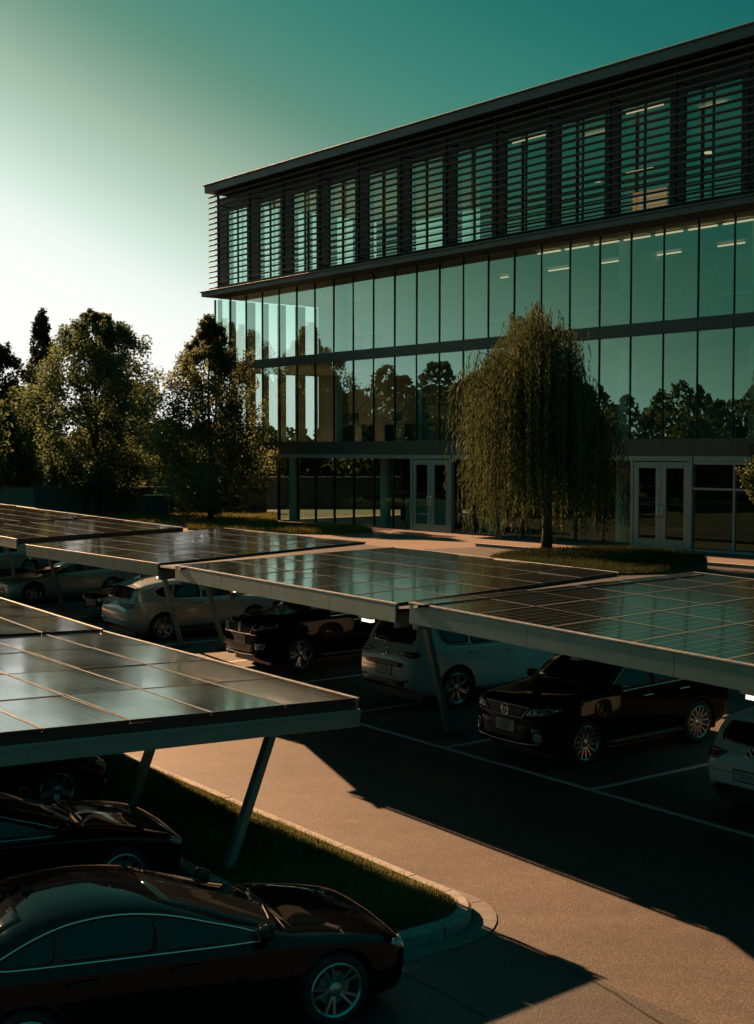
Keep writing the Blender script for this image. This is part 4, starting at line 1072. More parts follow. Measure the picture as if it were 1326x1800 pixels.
            MB().tube(tr, .012, 6).build('handle', P if not chrome else (M['chrome'] if chrome is True and kind != 'sedan' else P), objs.get(dn + ('+' if sy > 0 else '-')) or root, smooth=True)
        # rocker trim
        if kind != 'sedan':
            tr = sh.trace([(fa - Ra - .02, sy * 1.2, .31), (ra + Ra + .02, sy * 1.2, .31)], (0, -sy, 0), .0, 10); MB().tube(tr, .05, 6).build('sill_trim', M['trim'], root, smooth=True)
        if rails:
            xs = np.linspace(.1, -1.75, 14); rl = []
            for xx in xs:
                i = int(np.argmin(abs(x - xx))); j = int(np.argmin(abs(jj - 7.15))); p = sh.P[i, j]; k_ = 0 if xx in (xs[0], xs[-1]) else .05
                rl.append((p[0], sy * p[1], p[2] + k_))
            MB().tube(rl, .018, 8).build('roof_rail', M['trim'] if rails == 'black' else M['alu'], root, smooth=True)
    ax = {'sedan': -1.2, 'suv': -1.55, 'hatch': -1.45}[kind]; h_, nn = sh.hit((ax, 0, 2), (0, 0, -1))
    m_ = MB(); m_.v = [(h_.x + .08, 0, h_.z), (h_.x - .07, .022, h_.z - .005), (h_.x - .07, -.022, h_.z - .005), (h_.x - .06, 0, h_.z + .06)]; m_.f = [(0, 1, 3), (0, 3, 2), (1, 2, 3)]; m_.m = [0] * 3
    m_.build('roof_fin', P, root)
    if kind != 'sedan':
        tz = {'suv': (-1.90, 1.6), 'hatch': (-1.83, 1.43)}[kind]
        i = int(np.argmin(abs(x - tz[0]))); j = int(np.argmin(abs(jj - 6.9))); yy = sh.P[i, j, 1]
        m_ = MB(); zt = sh.P[i, -1, 2]
        ys = np.linspace(-yy, yy, 11)
        for y in ys:
            cz = -.05 * (y / yy) ** 2; m_.v += [(tz[0] + .06, y, zt + cz + .006), (tz[0] - .20 + .04 * (y / yy) ** 2, y * .97, zt + cz - .012), (tz[0] - .19 + .04 * (y / yy) ** 2, y * .97, zt + cz - .035), (tz[0] - .07, y, zt + cz - .045)]
        for q in range(10):
            for w_ in range(4): m_.f.append((q * 4 + w_, q * 4 + (w_ + 1) % 4, (q + 1) * 4 + (w_ + 1) % 4, (q + 1) * 4 + w_)); m_.m.append(0)
        m_.f += [(3, 2, 1, 0), (40, 41, 42, 43)]; m_.m += [0, 0]
        m_.build('roof_spoiler', P, root, angle=35)
    FR, RR = (-1, 0, 0), (1, 0, 0)
    fx = max(x); rx = min(x)
    def fpatch(name, pts, mat, off=.005, rings=3, skirt=.02, d=FR, par=None, sub=4):
        X_ = 2.6 if d == FR else -2.6
        return sh.patch([(X_, y, z) for y, z in pts], d, off, rings, skirt, sub).build(name, M[mat] if isinstance(mat, str) else mat, par or root, smooth=True)
    def ftrace(name, pts, mat, r=.008, off=.006, d=FR, closed=False, par=None, sub=5):
        X_ = 2.6 if d == FR else -2.6
        return MB().tube(sh.trace([(X_, y, z) for y, z in pts], d, off, sub, closed), r, 6, closed=closed).build(name, M[mat], par or root, smooth=True)
    def ring(c, r, n=20): return [(c[0] + r * math.cos(a), c[1] + r * math.sin(a)) for a in np.linspace(0, 2 * math.pi, n, endpoint=False)]
    def number_plate(y, z, w, h, d, lines):
        X_ = 2.6 if d == FR else -2.6
        hits = [sh.hit((X_, y + a, z + b), d)[0].x for a in (-w / 2, 0, w / 2) for b in (-h / 2, h / 2)]
        s_ = 1 if d == FR else -1; xx = (max(hits) if s_ > 0 else min(hits)) + s_ * .012
        pl = MB().box(xx - .008, xx + .008, y - w / 2, y + w / 2, z - h / 2, z + h / 2).build('number_plate', M['plate'], root, bevel=.004)
        MB().box(min(xx - s_ * .010, xx + s_ * .004), max(xx - s_ * .010, xx + s_ * .004), y - w / 2 - .018, y + w / 2 + .018, z - h / 2 - .018, z + h / 2 + .018).build('plate_frame', M['trim'], pl)
        n = len(lines)
        for q, l_ in enumerate(lines):
            zz = z + (h * .24 if n == 2 and q == 0 else -h * .22 if n == 2 else 0)
            R_ = Matrix.Translation((xx + s_ * .0085, y, zz)) @ Matrix.Rotation(math.pi / 2 if s_ > 0 else -math.pi / 2, 4, 'Z') @ Matrix.Rotation(math.pi / 2, 4, 'X')
            text_mesh('plate_lettering', l_, h * (.48 if n == 2 else .78), 'plate_ink', pl, R_)
    ctx = dict(root=root, sh=sh, fpatch=fpatch, ftrace=ftrace, ring=ring, number_plate=number_plate, FR=FR, RR=RR, P=P, kind=kind, plate=plate)
    if front: front(ctx)
    if rear: rear(ctx)
    return root

# ---------------------------------------------------------------- faces of the cars
def both(pts): return [pts, [(-y, z) for y, z in pts]]
def front_sedan(c):
    f, t, FR = c['fpatch'], c['ftrace'], c['FR']
    f('grille', [(-.40, .565), (.40, .565), (.34, .40), (-.34, .40)], 'trim', .004); t('grille_trim', [(-.40, .57), (.40, .57), (.34, .395), (-.34, .395)], 'chrome', .008, closed=True)
    for z in (.44, .485, .53): t('grille_bar', [(-.37, z), (.37, z)], 'chrome', .005)
    for pl in both([(.47, .60), (.64, .645), (.80, .70), (.835, .68), (.80, .60), (.66, .545), (.50, .54)]):
        h = f('headlight', pl, 'lens', .006, 4); cy_, cz_ = np.mean(pl, axis=0)
        for q in (-.07, .06): t('headlight_ring', c['ring']((cy_ + q * np.sign(cy_), cz_ + (.01 if q > 0 else -.01)), .042), 'chrome', .006, .009, closed=True, par=h)
        t('headlight_strip', [pl[0], pl[1], pl[2]], 'chrome', .006, .008, par=h)
    for pl in both([(.50, .36), (.66, .38), (.68, .30), (.50, .29)]): f('fog_lamp', pl, 'lamp_dark', .004); t('fog_trim', pl, 'chrome', .006, closed=True)
    f('lower_intake', [(-.44, .36), (.44, .36), (.42, .27), (-.42, .27)], 'trim', .003)
    if c['plate']: c['number_plate'](0, .42, .46, .13, FR, c['plate'])
def front_emblem_suv(c):            # wide chrome-edged grille with a round badge
    f0, t0, FR = c['fpatch'], c['ftrace'], c['FR']; up_ = lambda p: [(y, z + .085 * min(1, max(0, (z - .45) / .2))) for y, z in p]
    f = lambda n, p, *a, **k: f0(n, up_(p), *a, **k); t = lambda n, p, *a, **k: t0(n, up_(p), *a, **k)
    gp = [(-.52, .86), (-.2, .875), (.2, .875), (.52, .86), (.40, .705), (.15, .695), (-.15, .695), (-.40, .705)]
    f('grille', gp, 'trim', .003, 4); t('grille_trim', gp, 'alu', .013, .006, closed=True)
    for z in (.74, .785, .83): t('grille_bar', [(-.46, z), (.46, z)], 'trim', .007, .008)
    b = f('emblem', c['ring']((0, .785), .082), 'lamp_dark', .012, 2, .015, sub=1)
    t('emblem_ring', c['ring']((0, .785), .082), 'chrome', .010, .014, closed=True, par=b, sub=1)
    t('emblem_stroke', [(-.048, .838), (-.012, .79), (0, .815), (.012, .79), (.048, .838)], 'chrome', .007, .018, par=b, sub=2)
    t('emblem_stroke', [(-.062, .815), (-.028, .728), (0, .775), (.028, .728), (.062, .815)], 'chrome', .007, .018, par=b, sub=2)
    for pl in both([(.47, .745), (.62, .76), (.80, .79), (.875, .85), (.82, .875), (.66, .865), (.56, .86)]):
        h = f('headlight', pl, 'lens', .006, 4); s_ = np.sign(pl[0][0])
        for q, r_ in ((.60, .040), (.69, .040), (.79, .045)): t('headlight_ring', c['ring']((s_ * q, .812 + (q - .6) * .1), r_), 'chrome', .007, .010, closed=True, par=h, sub=1); f('headlight_bulb', c['ring']((s_ * q, .812 + (q - .6) * .1), r_ - .012), 'lamp_dark', .011, 2, .01, par=h, sub=1)
    c['number_plate'](0, .63, .44, .17, FR, c['plate'])
    f('lower_intake', [(-.58, .63), (.58, .63), (.50, .42), (-.50, .42)], 'trim', .002, 3)
    for z in (.46, .50, .54): t('intake_bar', [(-.54, z), (.54, z)], 'black', .008, .006)
    t('bumper_strip', [(-.70, .42), (-.3, .385), (.3, .385), (.70, .42)], 'chrome', .009, .012)
    for pl in both([(.62, .60), (.74, .60), (.70, .44), (.60, .44)]): f('bumper_insert', pl, 'lamp_dark', .003)
    for s_ in (1, -1): l_ = f('fog_lamp', c['ring']((s_ * .70, .50), .045), 'lens', .010, 2, sub=1); t('fog_ring', c['ring']((s_ * .70, .50), .048), 'chrome', .007, .011, closed=True, par=l_, sub=1)
def front_wing_suv(c):              # split grille with a chrome lower edge and upright central badge
    f0, t0, FR = c['fpatch'], c['ftrace'], c['FR']; up_ = lambda p: [(y, z + .085 * min(1, max(0, (z - .45) / .2))) for y, z in p]
    f = lambda n, p, *a, **k: f0(n, up_(p), *a, **k); t = lambda n, p, *a, **k: t0(n, up_(p), *a, **k)
    gp = [(-.50, .90), (.50, .90), (.42, .72), (-.42, .72)]
    f('grille', gp, 'trim', .003, 4)
    for q in np.linspace(-.42, .42, 15): t('grille_slat', [(q, .885), (q * .93, .735)], 'black', .008, .008, sub=3)
    t('grille_trim', [(-.53, .90), (-.43, .72), (0, .70), (.43, .72), (.53, .90)], 'chrome', .012, .010)
    t('grille_trim', [(-.66, .71), (-.43, .705), (.43, .705), (.66, .71)], 'chrome', .009, .010)
    b = f('emblem', [(-.022, .905), (.022, .905), (.022, .735), (-.022, .735)], 'chrome', .020, 2, .02); t('emblem_stroke', [(0, .92), (0, .72)], 'chrome', .009, .03, par=b)
    for pl in both([(.55, .80), (.70, .815), (.86, .87), (.84, .92), (.72, .895), (.58, .86)]):
        h = f('headlight', pl, 'lamp_dark', .006, 4); t('headlight_strip', [pl[0], pl[1], pl[2], pl[3]], 'alu', .016, .008, par=h)
        t('headlight_ring', c['ring']((np.sign(pl[0][0]) * .70, .86), .028), 'chrome', .010, .010, closed=True, par=h, sub=1)
    c['number_plate'](0, .67, .42, .15, FR, c['plate'])
    f('lower_intake', [(-.60, .56), (.60, .56), (.55, .43), (-.55, .43)], 'trim', .002, 3)
    for pl in both([(.60, .56), (.78, .575), (.76, .50), (.62, .49)]): f('fog_lamp', pl, 'lens', .006); t('fog_trim', pl, 'chrome', .007, closed=True)
    t('bumper_strip', [(-.6, .40), (0, .375), (.6, .40)], 'chrome', .008, .008)
def rear_lights(c, pl, z_badge, plate_z, text=None, badge=None, plate_w=.46, bump=.52):
    f, t, RR = c['fpatch'], c['ftrace'], c['RR']
    for p_ in both(pl):
        l_ = f('tail_light', p_, 'red_lens', .008, 4, d=RR); n = len(p_); t('tail_light_edge', [p_[k] for k in range(n)], 'trim', .008, .008, d=RR, closed=True, par=l_)
        a, b = np.array(p_[0]), np.array(p_[n // 2]); t('tail_light_bar', [tuple(a * .8 + b * .2), tuple(a * .25 + b * .75)], 'lens', .009, .012, d=RR, par=l_)
    if badge == 'ring':
        b = f('emblem', c['ring']((0, z_badge), .062), 'lamp_dark', .010, 2, d=RR, sub=1); t('emblem_ring', c['ring']((0, z_badge), .062), 'chrome', .011, .012, d=RR, closed=True, par=b, sub=1)
        t('emblem_stroke', [(-.035, z_badge - .03), (0, z_badge + .01), (.03, z_badge + .035)], 'chrome', .012, .016, d=RR, par=b, sub=2)
    if badge == 'upright':
        f('emblem', [(-.022, z_badge + .06), (.022, z_badge + .06), (.026, z_badge - .05), (-.026, z_badge - .05)], 'chrome', .012, 2, d=RR)
    if c['plate']: c['number_plate'](0, plate_z, plate_w, .14, RR, c['plate'])
    hw = {'suv': .70, 'hatch': .66, 'sedan': .6}[c['kind']]
    t('hatch_seam', [(-hw, .72 if c['kind'] == 'suv' else .66), (hw, .72 if c['kind'] == 'suv' else .66)], 'trim', .006, .0, d=RR)
    f('bumper_trim', [(-.62, bump - .02), (.62, bump - .02), (.58, bump - .14), (-.58, bump - .14)], 'trim', .012, 3, d=RR)
def rear_suv_white(c):
    rear_lights(c, [(.34, 1.02), (.6, 1.045), (.80, 1.05), (.845, 1.0), (.80, .955), (.6, .965)], 1.0, .70, badge='ring', bump=.56)
    f, t, RR = c['fpatch'], c['ftrace'], c['RR']
    f('rear_recess', [(-.60, .86), (.60, .86), (.54, .78), (0, .765), (-.54, .78)], 'trim', .004, 3, d=RR)
    t('wiper', [(.0, 1.19), (.22, 1.22), (.42, 1.215)], 'trim', .012, .018, d=RR)
    for s_ in (1, -1): f('reflector', [(s_ * .56, .57), (s_ * .7, .58), (s_ * .7, .545), (s_ * .56, .535)], 'red_lens', .013, 2, d=RR)
def rear_hatch_silver(c):
    rear_lights(c, [(.30, .95), (.5, .955), (.72, .97), (.80, .955), (.815, .90), (.72, .865), (.5, .875), (.34, .90)], 1.01, .80, badge='upright', bump=.44)
    f, t, RR = c['fpatch'], c['ftrace'], c['RR']
    for s_ in (1, -1): f('reflector', [(s_ * .42, .56), (s_ * .64, .58), (s_ * .66, .52), (s_ * .46, .51)], 'red_lens', .010, 2, d=RR)
    text_mesh('badge_lettering', 'AURO', .055, 'chrome', c['root'], Matrix.Translation((c['sh'].hit((-2.6, .40, .82), RR)[0].x - .004, -.0, .905)) @ Matrix.Rotation(-math.pi / 2, 4, 'Z') @ Matrix.Rotation(math.pi / 2, 4, 'X')) if False else None
def rear_hatch_white(c):
    rear_lights(c, [(.40, .94), (.6, .955), (.76, .965), (.80, .92), (.80, .84), (.72, .80), (.56, .83)], .97, .64, badge='ring', bump=.50)
def front_plain(c): front_sedan(c)

def at(p, F, back=0.0, right=0.0):        # place a car so that the given ground point lies `back` behind... measured in the car's own axes
    F = np.array(F[:2], float); F /= np.linalg.norm(F); L_ = np.array([-F[1], F[0]])
    c = np.array(p[:2]) - F * back - L_ * right
    return c, math.atan2(F[1], F[0])
FB = B_[:2]; FN = -B_[:2]
# near row (noses towards the grass island)
F1 = (math.sin(rad(64)), math.cos(rad(64))); wpos = D(585, 1757, 12.08)
c_, a_ = at(wpos, F1, 1.44, -.80); car('sedan', c_, a_, 'paint_navy', 'black sedan at the bottom of the frame with its near wheel on the asphalt', name='parked_sedan', rim='ten', fine=True, front=front_sedan, plate=None)
F2 = (math.sin(rad(61)), math.cos(rad(61))); p = G(316, 1472, .66)
c_, a_ = at(p, F2, 2.2, -.74); car('sedan', c_, a_, 'paint_navy', 'dark sedan with the sky mirrored on its bonnet, behind the bottom black sedan', name='parked_sedan', rim='y', fine=True, front=front_sedan)
F3 = (math.sin(rad(59)), math.cos(rad(59))); p = G(182, 1336, .68)
c_, a_ = at(p, F3, 2.2, -.74); car('sedan', c_, a_, 'paint_black', 'black car mostly hidden under the near canopy beam, third from the bottom', name='parked_sedan', rim='five', front=front_sedan)
# far row
axp = D(1028, 1306, 22.2)[:2] - np.array([.6, -.8]) * .84
c_, a_ = at(axp, FN, 1.42, 0); car('suv', c_, a_, 'paint_black', 'black four-door crossover with a chrome-edged grille and round badge, facing the road', name='parked_suv', rim='multi', fine=True, front=front_emblem_suv, plate=['LHESEE', 'SPARE'], rails=False, scale=1.05, rear=lambda c: rear_lights(c, [(.6, 1.0), (.78, 1.03), (.84, 1.0), (.82, .9), (.66, .9)], 1.0, .7))
c_, a_ = at((.15, 27.2), FB, -2.66, 0); car('suv', c_, a_, 'paint_white', 'white crossover seen from behind with a round badge on its tailgate', name='parked_suv', rim='seven', fine=True, rear=rear_suv_white, plate=['LAFESE'], rails='black', chrome='black', scale=1.12)
c_, a_ = at((-3.05, 31.9), FN, 2.36, 0); car('suv', c_, a_, 'paint_black', 'black crossover with an upright chrome badge across its slatted grille', name='parked_suv', rim='y', front=front_wing_suv, plate=['LMESE'], chrome=True, scale=1.15)
c_, a_ = at((-7.25, 37.0), FB, -2.26, 0); car('hatch', c_, a_, 'paint_silver', 'silver hatchback with dark roof spoiler beside the leaning canopy column', name='parked_hatchback', rim='ten', rear=rear_hatch_silver, plate=None, scale=1.12)
c_, a_ = at((-9.35, 42.0), FN, 2.4, 0); car('sedan', c_, a_, 'paint_black', 'small dark car peeping out behind the silver hatchback', name='parked_sedan', rim='five', front=front_sedan)
c_, a_ = at((-12.55, 46.5), FN, 1.44, 0); car('sedan', c_, a_, 'paint_silver', 'silver sedan under the fourth canopy with its front wheel in view', name='parked_sedan', rim='ten', front=front_sedan, scale=1.04)
c_, a_ = at((-17.6, 55.0), FN, 1.44, 0); car('hatch', c_, a_, 'paint_silver', 'silver car at the left edge, farthest along the row', name='parked_hatchback', rim='five', front=None)
c_, a_ = at((5.38, 18.8), FB, -2.26, 0); car('hatch', c_, a_, 'paint_white', 'white hatchback cut off by the frame beside the black crossover', name='parked_hatchback', rim='ten', fine=True, rear=rear_hatch_white, plate=['5LYA'], chrome='black')
# ================================================================== trees and planting
def quads(C, Nn, up, L, W):              # leaf quads: centres, normals, long axis, length, width
    L, W = np.asarray(L)[:, None], np.asarray(W)[:, None]
    a = up - (up * Nn).sum(1, keepdims=True) * Nn; a /= np.linalg.norm(a, axis=1, keepdims=True) + 1e-9
    s = np.cross(Nn, a)
    V = np.empty((len(C) * 4, 3)); V[0::4] = C - a * L * .5; V[1::4] = C + s * W * .5 + a * L * .06; V[2::4] = C + a * L * .5; V[3::4] = C - s * W * .5 + a * L * .06
    return V, np.arange(len(C) * 4).reshape(-1, 4)
def unit(v): return v / (np.linalg.norm(v, axis=1, keepdims=True) + 1e-9)
def limb(m, a, b, r0, r1, wob=.08, n=5):
    a, b = np.array(a, float), np.array(b, float); L_ = np.linalg.norm(b - a)
    pts = [a + (b - a) * t + (rng.normal(0, wob * L_ * .3, 3) * math.sin(math.pi * t)) for t in np.linspace(0, 1, n)]
    m.tube(pts, list(np.linspace(r0, r1, n)), 7); return pts
def broadleaf(name, base, H, prof, r0, label, mat, n_clump=420, per=60, leaf=.16, group=None, clear=1.2, cat='tree', spread=.42, upsweep=.9, lean=0, tips=True):
    """prof(t) -> crown radius at relative height t (0 = lowest leaves, 1 = top)."""
    base = np.array(base, float); root = empty(name, base, 0, label, cat, group)
    tr = MB(); top = np.array([lean, 0, H * .93]); nt = 10
    tp = [np.array([lean * t + .05 * math.sin(t * 7), .05 * math.cos(t * 5), H * .93 * t - .05]) for t in np.linspace(0, 1, nt)]
    tr.tube(tp, list(np.linspace(r0, .015, nt) * np.linspace(1.0, .9, nt)), 9)
    C = []
    while len(C) < n_clump:
        t = rng.uniform(0, 1) ** .9; R = prof(t); a = rng.uniform(0, 2 * np.pi); q = math.sqrt(rng.uniform(.04, 1.0))
        lump = 1 + .16 * math.sin(a * 3 + t * 9) + .10 * math.sin(a * 7 + t * 17 + 1)
        z = clear + (H - clear) * t
        r = R * q * lump
        C.append((r * math.cos(a) + lean * z / H, r * math.sin(a), z + rng.normal(0, .1), q, R))
    C = np.array(C)
    nb = 34
    for k in rng.choice(len(C), nb, replace=False):
        p = C[k, :3]; rr = math.hypot(p[0], p[1]); z0 = max(clear * .75, p[2] - rr * upsweep)
        z0 = min(z0, H * .85); i = z0 / (H * .93); w = r0 * (1 - i) * .42 + .012
        limb(tr, (lean * i, 0, z0), p, w, .008)
    tr.build('trunk', M['bark'], root, smooth=True)
    # leaf clumps
    cl = np.repeat(np.arange(len(C)), per); n = len(cl)
    off = np.clip(rng.normal(0, 1, (n, 3)), -1.7, 1.7) * np.array([.85, .85, .62 + .5 * tips]) * (spread * np.clip(C[cl, 4] / 2.2, .45, 1.1))[:, None] * .62
    P_ = C[cl, :3] + off
    out = unit(np.column_stack([P_[:, 0], P_[:, 1], (P_[:, 2] - (clear + (H - clear) * .35)) * .5]))
    Nn = unit(out * .5 + np.array([0, 0, .55]) + rng.normal(0, .55, (n, 3)))
    up = unit(out + np.array([0, 0, .5 if tips else -.4]) + rng.normal(0, .6, (n, 3)))
    V, F = quads(P_, Nn, up, leaf * rng.uniform(.7, 1.35, n), leaf * .62 * rng.uniform(.7, 1.2, n))
    link('crown', fast_mesh('crown', V, F, M[mat]), root); return root
def pp(stops): xs, ys = zip(*stops); return lambda t: float(np.interp(t, xs, ys))
m1 = D(172, 908, 64.5)
broadleaf('maple_tree', (m1[0], m1[1], UP), 9.7, pp([(0, 1.6), (.1, 2.8), (.3, 3.3), (.5, 3.3), (.7, 2.8), (.86, 2.05), (.94, 1.4), (1, .6)]), .20, 'broad round-crowned maple left of the slim tree, on the lawn', 'maple', 460, 110, .165, 'street trees on the lawn', 1.25, spread=.36)
m2 = D(370, 918, 58.2)
broadleaf('maple_tree', (m2[0], m2[1], UP), 8.9, pp([(0, 1.4), (.1, 2.5), (.26, 2.75), (.5, 2.35), (.70, 1.85), (.82, 1.3), (.9, .8), (.96, .42), (1, .12)]), .14, 'slim cone-shaped tree with browning leaves in front of the building corner', 'maple2', 360, 110, .15, 'street trees on the lawn', .55, spread=.36, upsweep=.55)
for (px, py, y, H, w, lab, dark) in ((8, 905, 72, 8.6, 2.6, 'dark bushy tree at the left edge behind the canopies', 'woods'), (78, 905, 84, 11.8, 1.5, 'narrow dark tree rising behind the broad maple', 'woods'), (-70, 905, 66, 7.8, 2.8, 'brownish tree cut off by the left edge', 'maple'), (36, 905, 69, 6.2, 2.1, 'low brownish tree between the left edge and the broad maple', 'maple2'), (215, 905, 88, 8.2, 3.0, 'dark tree far behind the broad maple', 'woods')):
    b_ = D(px, py, y); broadleaf('background_tree', (b_[0], b_[1], UP), H, pp([(0, w * .6), (.2, w), (.55, w * .95), (.8, w * .62), (1, w * .12)]), .17, lab, dark, 220, 46, .26, 'trees behind the boundary wall', .8, spread=.5)
# weeping willow
wb = D(961, 966, 36.8); wroot = empty('weeping_willow', (wb[0], wb[1], UP + .40), 0, 'weeping willow with hanging yellow-green strands before the glass facade', 'tree')
tm = MB(); tm.tube([(0, 0, -.05), (.02, 0, .6), (-.02, .02, 1.6), (.04, 0, 2.8), (-.02, 0, 4.2), (-.25, .02, 5.6), (-.42, 0, 6.7)], [.17, .135, .125, .115, .09, .05, .02], 10)
tips = []
N_B = 84
for k in range(N_B):
    a = 2 * np.pi * (k * .381966) + rng.normal(0, .2); f_ = rng.uniform(0, 1)
    # image-right lies along +x; the crown is taller on the left of centre and has a lower shoulder on the right
    R = (.4 + 1.85 * math.sqrt(f_)) * (1.0 - .03 * math.cos(a)) * rng.uniform(.82, 1.15)
    ex, ey = R * math.cos(a), R * .92 * math.sin(a)
    dx = ex + .45
    ztop = 6.45 - 1.15 * (abs(dx) / 1.25) ** 1.3 if abs(dx) < 1.25 else 5.45 - 1.25 * (abs(dx) - 1.25) / 1.5
    if ex > .8: ztop -= .85
    ztop = ztop - .25 * abs(ey) * .4 + rng.normal(0, .28)
    z0 = min(max(1.9, ztop - R * 1.25), 5.4)
    pts = []
    for t in np.linspace(0, 1, 7):
        pts.append((ex * t, ey * t, z0 + (ztop - z0) * math.sin(t * math.pi * .60) / math.sin(math.pi * .60) if False else z0 + (ztop - z0) * (1 - (1 - t) ** 1.9)))
    tm.tube(pts, list(np.linspace(.045, .008, 7)), 5)
    for q in np.linspace(.35, 1.0, 9):
        i = q * 6; i0_ = min(int(i), 5); p = np.array(pts[i0_]) + (np.array(pts[i0_ + 1]) - np.array(pts[i0_])) * (i - i0_)
        tips.append((p, a, R))
tm.build('trunk', M['bark'], wroot, smooth=True)
Cs, Ns, Us, Ls = [], [], [], []
strands = MB()
for p, a, R in tips:
    for r_ in range(3):
        s0 = p + rng.normal(0, .14, 3) * np.array([1, 1, .5]); rr_ = math.hypot(s0[0], s0[1])
        low = rng.uniform(.3, 1.7) if rr_ > 1.2 else rng.uniform(1.0, 2.8)
        if rng.random() < .45: low += rng.uniform(.4, 2.8)
        ln = max(.5, s0[2] - low); nseg = int(ln / .085)
        outv = np.array([math.cos(a), math.sin(a), 0.]); tt_ = np.arange(nseg) / max(1, nseg)
        sway = rng.normal(0, .10, 2)
        arc = np.minimum(tt_ * ln, .5)
        c = s0 + outv * (np.sin(np.minimum(tt_ * ln / .6, 1.57)) * .22)[:, None] - np.array([0, 0, 1.]) * (tt_ * ln - .10 * np.sin(np.minimum(tt_ * ln / .35, 3.14)))[:, None]
        c[:, 0] += sway[0] * tt_; c[:, 1] += sway[1] * tt_
        c += rng.normal(0, .018, c.shape)
        Cs.append(c); az_ = rng.uniform(0, 2 * np.pi, nseg)
        Ns.append(np.column_stack([np.cos(az_), np.sin(az_), rng.normal(.15, .3, nseg)]))
        Us.append(np.column_stack([np.cos(az_ + 1.2) * .28, np.sin(az_ + 1.2) * .28, -np.ones(nseg)]))
Cs, Ns, Us = np.vstack(Cs), unit(np.vstack(Ns)), unit(np.vstack(Us))
V, F = quads(Cs, Ns, Us, .19 * rng.uniform(.7, 1.3, len(Cs)), .030 * rng.uniform(.7, 1.3, len(Cs)))
link('crown', fast_mesh('crown', V, F, M['willow']), wroot)
# willow island on the terrace
def ellipse_px(cx, cy, rx, ry, n=40): return [G(cx + rx * math.cos(a), cy + ry * math.sin(a), UP + .36)[:2] for a in np.linspace(0, 2 * np.pi, n, endpoint=False)]
wi = ellipse_px(1052, 986, 192, 22)
m_ = MB(); m_.prism(wi, UP - .02, UP + .36); tag(m_.build('willow_island', M['turf']), kind='structure')
tag(blades('island_grass', wi, UP + .36, 32000, .10, .024, M['cover']), kind='stuff')
# lawns beside the building
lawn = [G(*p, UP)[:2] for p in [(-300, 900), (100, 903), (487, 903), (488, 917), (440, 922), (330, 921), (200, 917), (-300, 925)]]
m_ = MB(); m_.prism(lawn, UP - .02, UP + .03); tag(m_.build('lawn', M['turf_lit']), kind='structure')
tag(blades('lawn_grass', lawn, UP + .03, 30000, .09, .03, M['grass_lit']), kind='stuff')
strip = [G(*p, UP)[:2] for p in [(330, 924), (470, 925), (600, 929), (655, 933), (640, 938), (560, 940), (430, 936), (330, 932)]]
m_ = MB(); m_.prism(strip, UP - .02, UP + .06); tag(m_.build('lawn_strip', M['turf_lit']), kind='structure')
tag(blades('strip_grass', strip, UP + .06, 16000, .16, .028, M['grass_lit']), kind='stuff')
# glossy tree at the right edge
eb = D(1372, 985, 37.5)
broadleaf('ornamental_tree', (eb[0], eb[1], UP), 4.0, pp([(0, .5), (.2, .95), (.5, 1.05), (.8, .75), (1, .2)]), .07, 'small glossy-leaved tree at the right edge beside the shopfront', 'shrub', 150, 46, .12, None, 1.2, spread=.34)
# boundary wall with a pale panel, cabinet, bins
def PX(x, y, dist): return D(x, y, dist)
w0, w1 = D(-260, 900, 66)[0], D(470, 900, 66)[0]
wall = empty('boundary_wall', ((w0 + w1) / 2, 66, UP), 0, 'long dark rendered wall behind the lawn and trees', 'wall')
hw_ = (w1 - w0) / 2; n_ = 9
for i in range(n_):
    a, b = -hw_ + i * 2 * hw_ / n_, -hw_ + (i + 1) * 2 * hw_ / n_
    MB().box(a + .02, b - .02, 0, .2, -.1, 1.25).build('wall_panel', M['wall_lite' if i == 3 else 'wall_dark'], wall); MB().box(a - .12, a + .12, -.06, .26, -.1, 1.33).build('wall_pier', M['wall_dark'], wall)
MB().box(-hw_, hw_, -.05, .25, 1.255, 1.32).build('wall_coping', M['concrete'], wall)
cb = D(277, 905, 63.5); cab = empty('utility_cabinet', (cb[0], cb[1], UP), 0, 'dark metal utility cabinet on the lawn between the two maples', 'cabinet')
MB().box(-.55, .55, -.3, .3, .05, .93).build('cabinet_body', M['black'], cab, bevel=.02); MB().box(-.62, .62, -.36, .36, .935, 1.0).build('lid', M['steel'], cab, bevel=.015)
for sx in (-.27, .27): MB().box(sx - .25, sx + .25, -.325, -.302, .1, .88).build('door', M['black'], cab)
for sx in (-.5, .4): MB().box(sx, sx + .1, -.28, .28, .0, .049).build('foot', M['black'], cab)
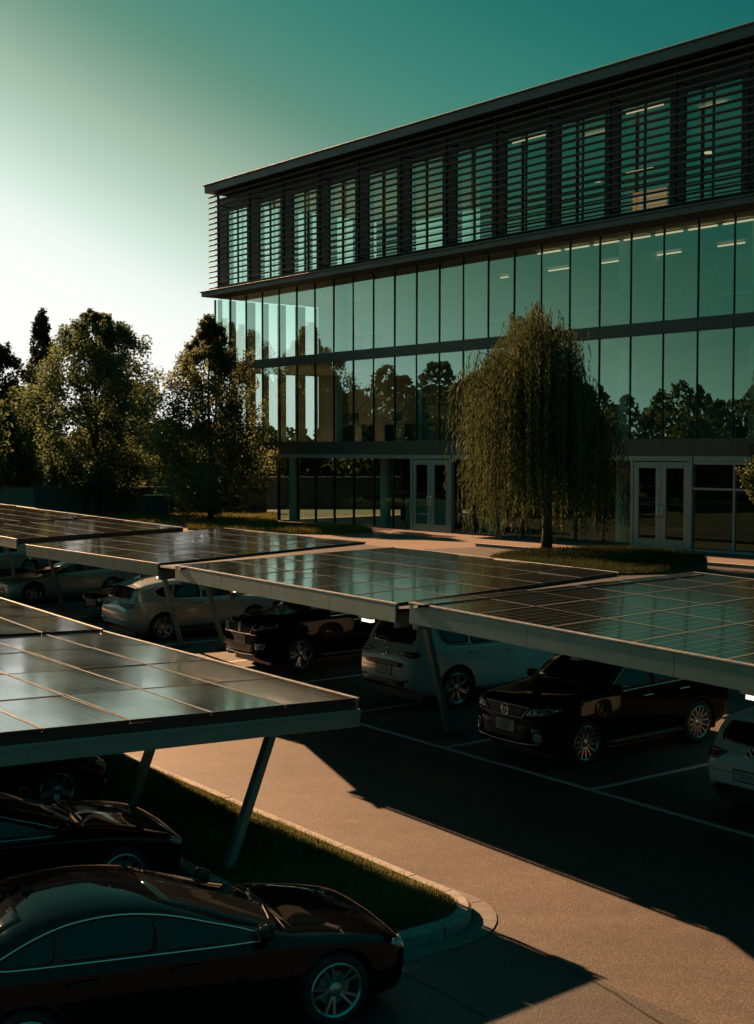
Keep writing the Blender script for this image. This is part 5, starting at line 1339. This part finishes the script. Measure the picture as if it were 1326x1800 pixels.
lw = D(478, 880, 72); low = empty('low_wall', (lw[0] - .5, 72, UP), 0, 'low dark wall with a pale coping beside the building corner', 'wall')
MB().box(-3.0, 12, 0, .2, -.1, 1.62).build('wall_body', M['wall_dark'], low); MB().box(-3.05, 12, -.04, .24, 1.623, 1.69).build('wall_coping', M['concrete'], low)
# far woodland left of the frame, mirrored in the glass
def woods():
    P_ = []; 
    for k in range(150):
        az = rng.uniform(rad(30), rad(125)); r = rng.uniform(88, 112) + (10 if k % 3 == 0 else 0)
        H = rng.uniform(7.0, 12.5) * (1.0 if az < rad(80) else .72); R = rng.uniform(2.6, 4.2)
        c = np.array([-math.sin(az) * r, math.cos(az) * r])
        n = 950; t = rng.uniform(0, 1, n); a = rng.uniform(0, 2 * np.pi, n); q = np.sqrt(rng.uniform(.2, 1, n))
        rad_ = R * np.sin(np.clip(.25 + t * 2.75, 0, 3.0)) * q
        P_.append(np.column_stack([c[0] + rad_ * np.cos(a), c[1] + rad_ * np.sin(a), (1.0 if az < rad(60) else .0) + H * t]))
    for k in range(90):
        az = rng.uniform(rad(-6), rad(32)); r = rng.uniform(104, 122); H = rng.uniform(3.6, 5.6); R = rng.uniform(2.4, 3.8); c = np.array([-math.sin(az) * r, math.cos(az) * r])
        n = 600; t = rng.uniform(0, 1, n); a = rng.uniform(0, 2 * np.pi, n); q = np.sqrt(rng.uniform(.2, 1, n)); rad_ = R * np.sin(np.clip(.6 + t * 2.3, 0, 2.95)) * q
        P_.append(np.column_stack([c[0] + rad_ * np.cos(a), c[1] + rad_ * np.sin(a), UP + H * t]))
    P_ = np.vstack(P_); n = len(P_)
    V, F = quads(P_, unit(rng.normal(0, 1, (n, 3)) + [0, 0, .4]), unit(rng.normal(0, 1, (n, 3)) + [0, 0, .6]), rng.uniform(.4, .95, n), rng.uniform(.3, .65, n))
    return tag(link('woodland', fast_mesh('woodland', V, F, M['woods'])), 'dark line of woodland left of the car park, mirrored in the glass', 'woodland', kind='stuff')
woods()
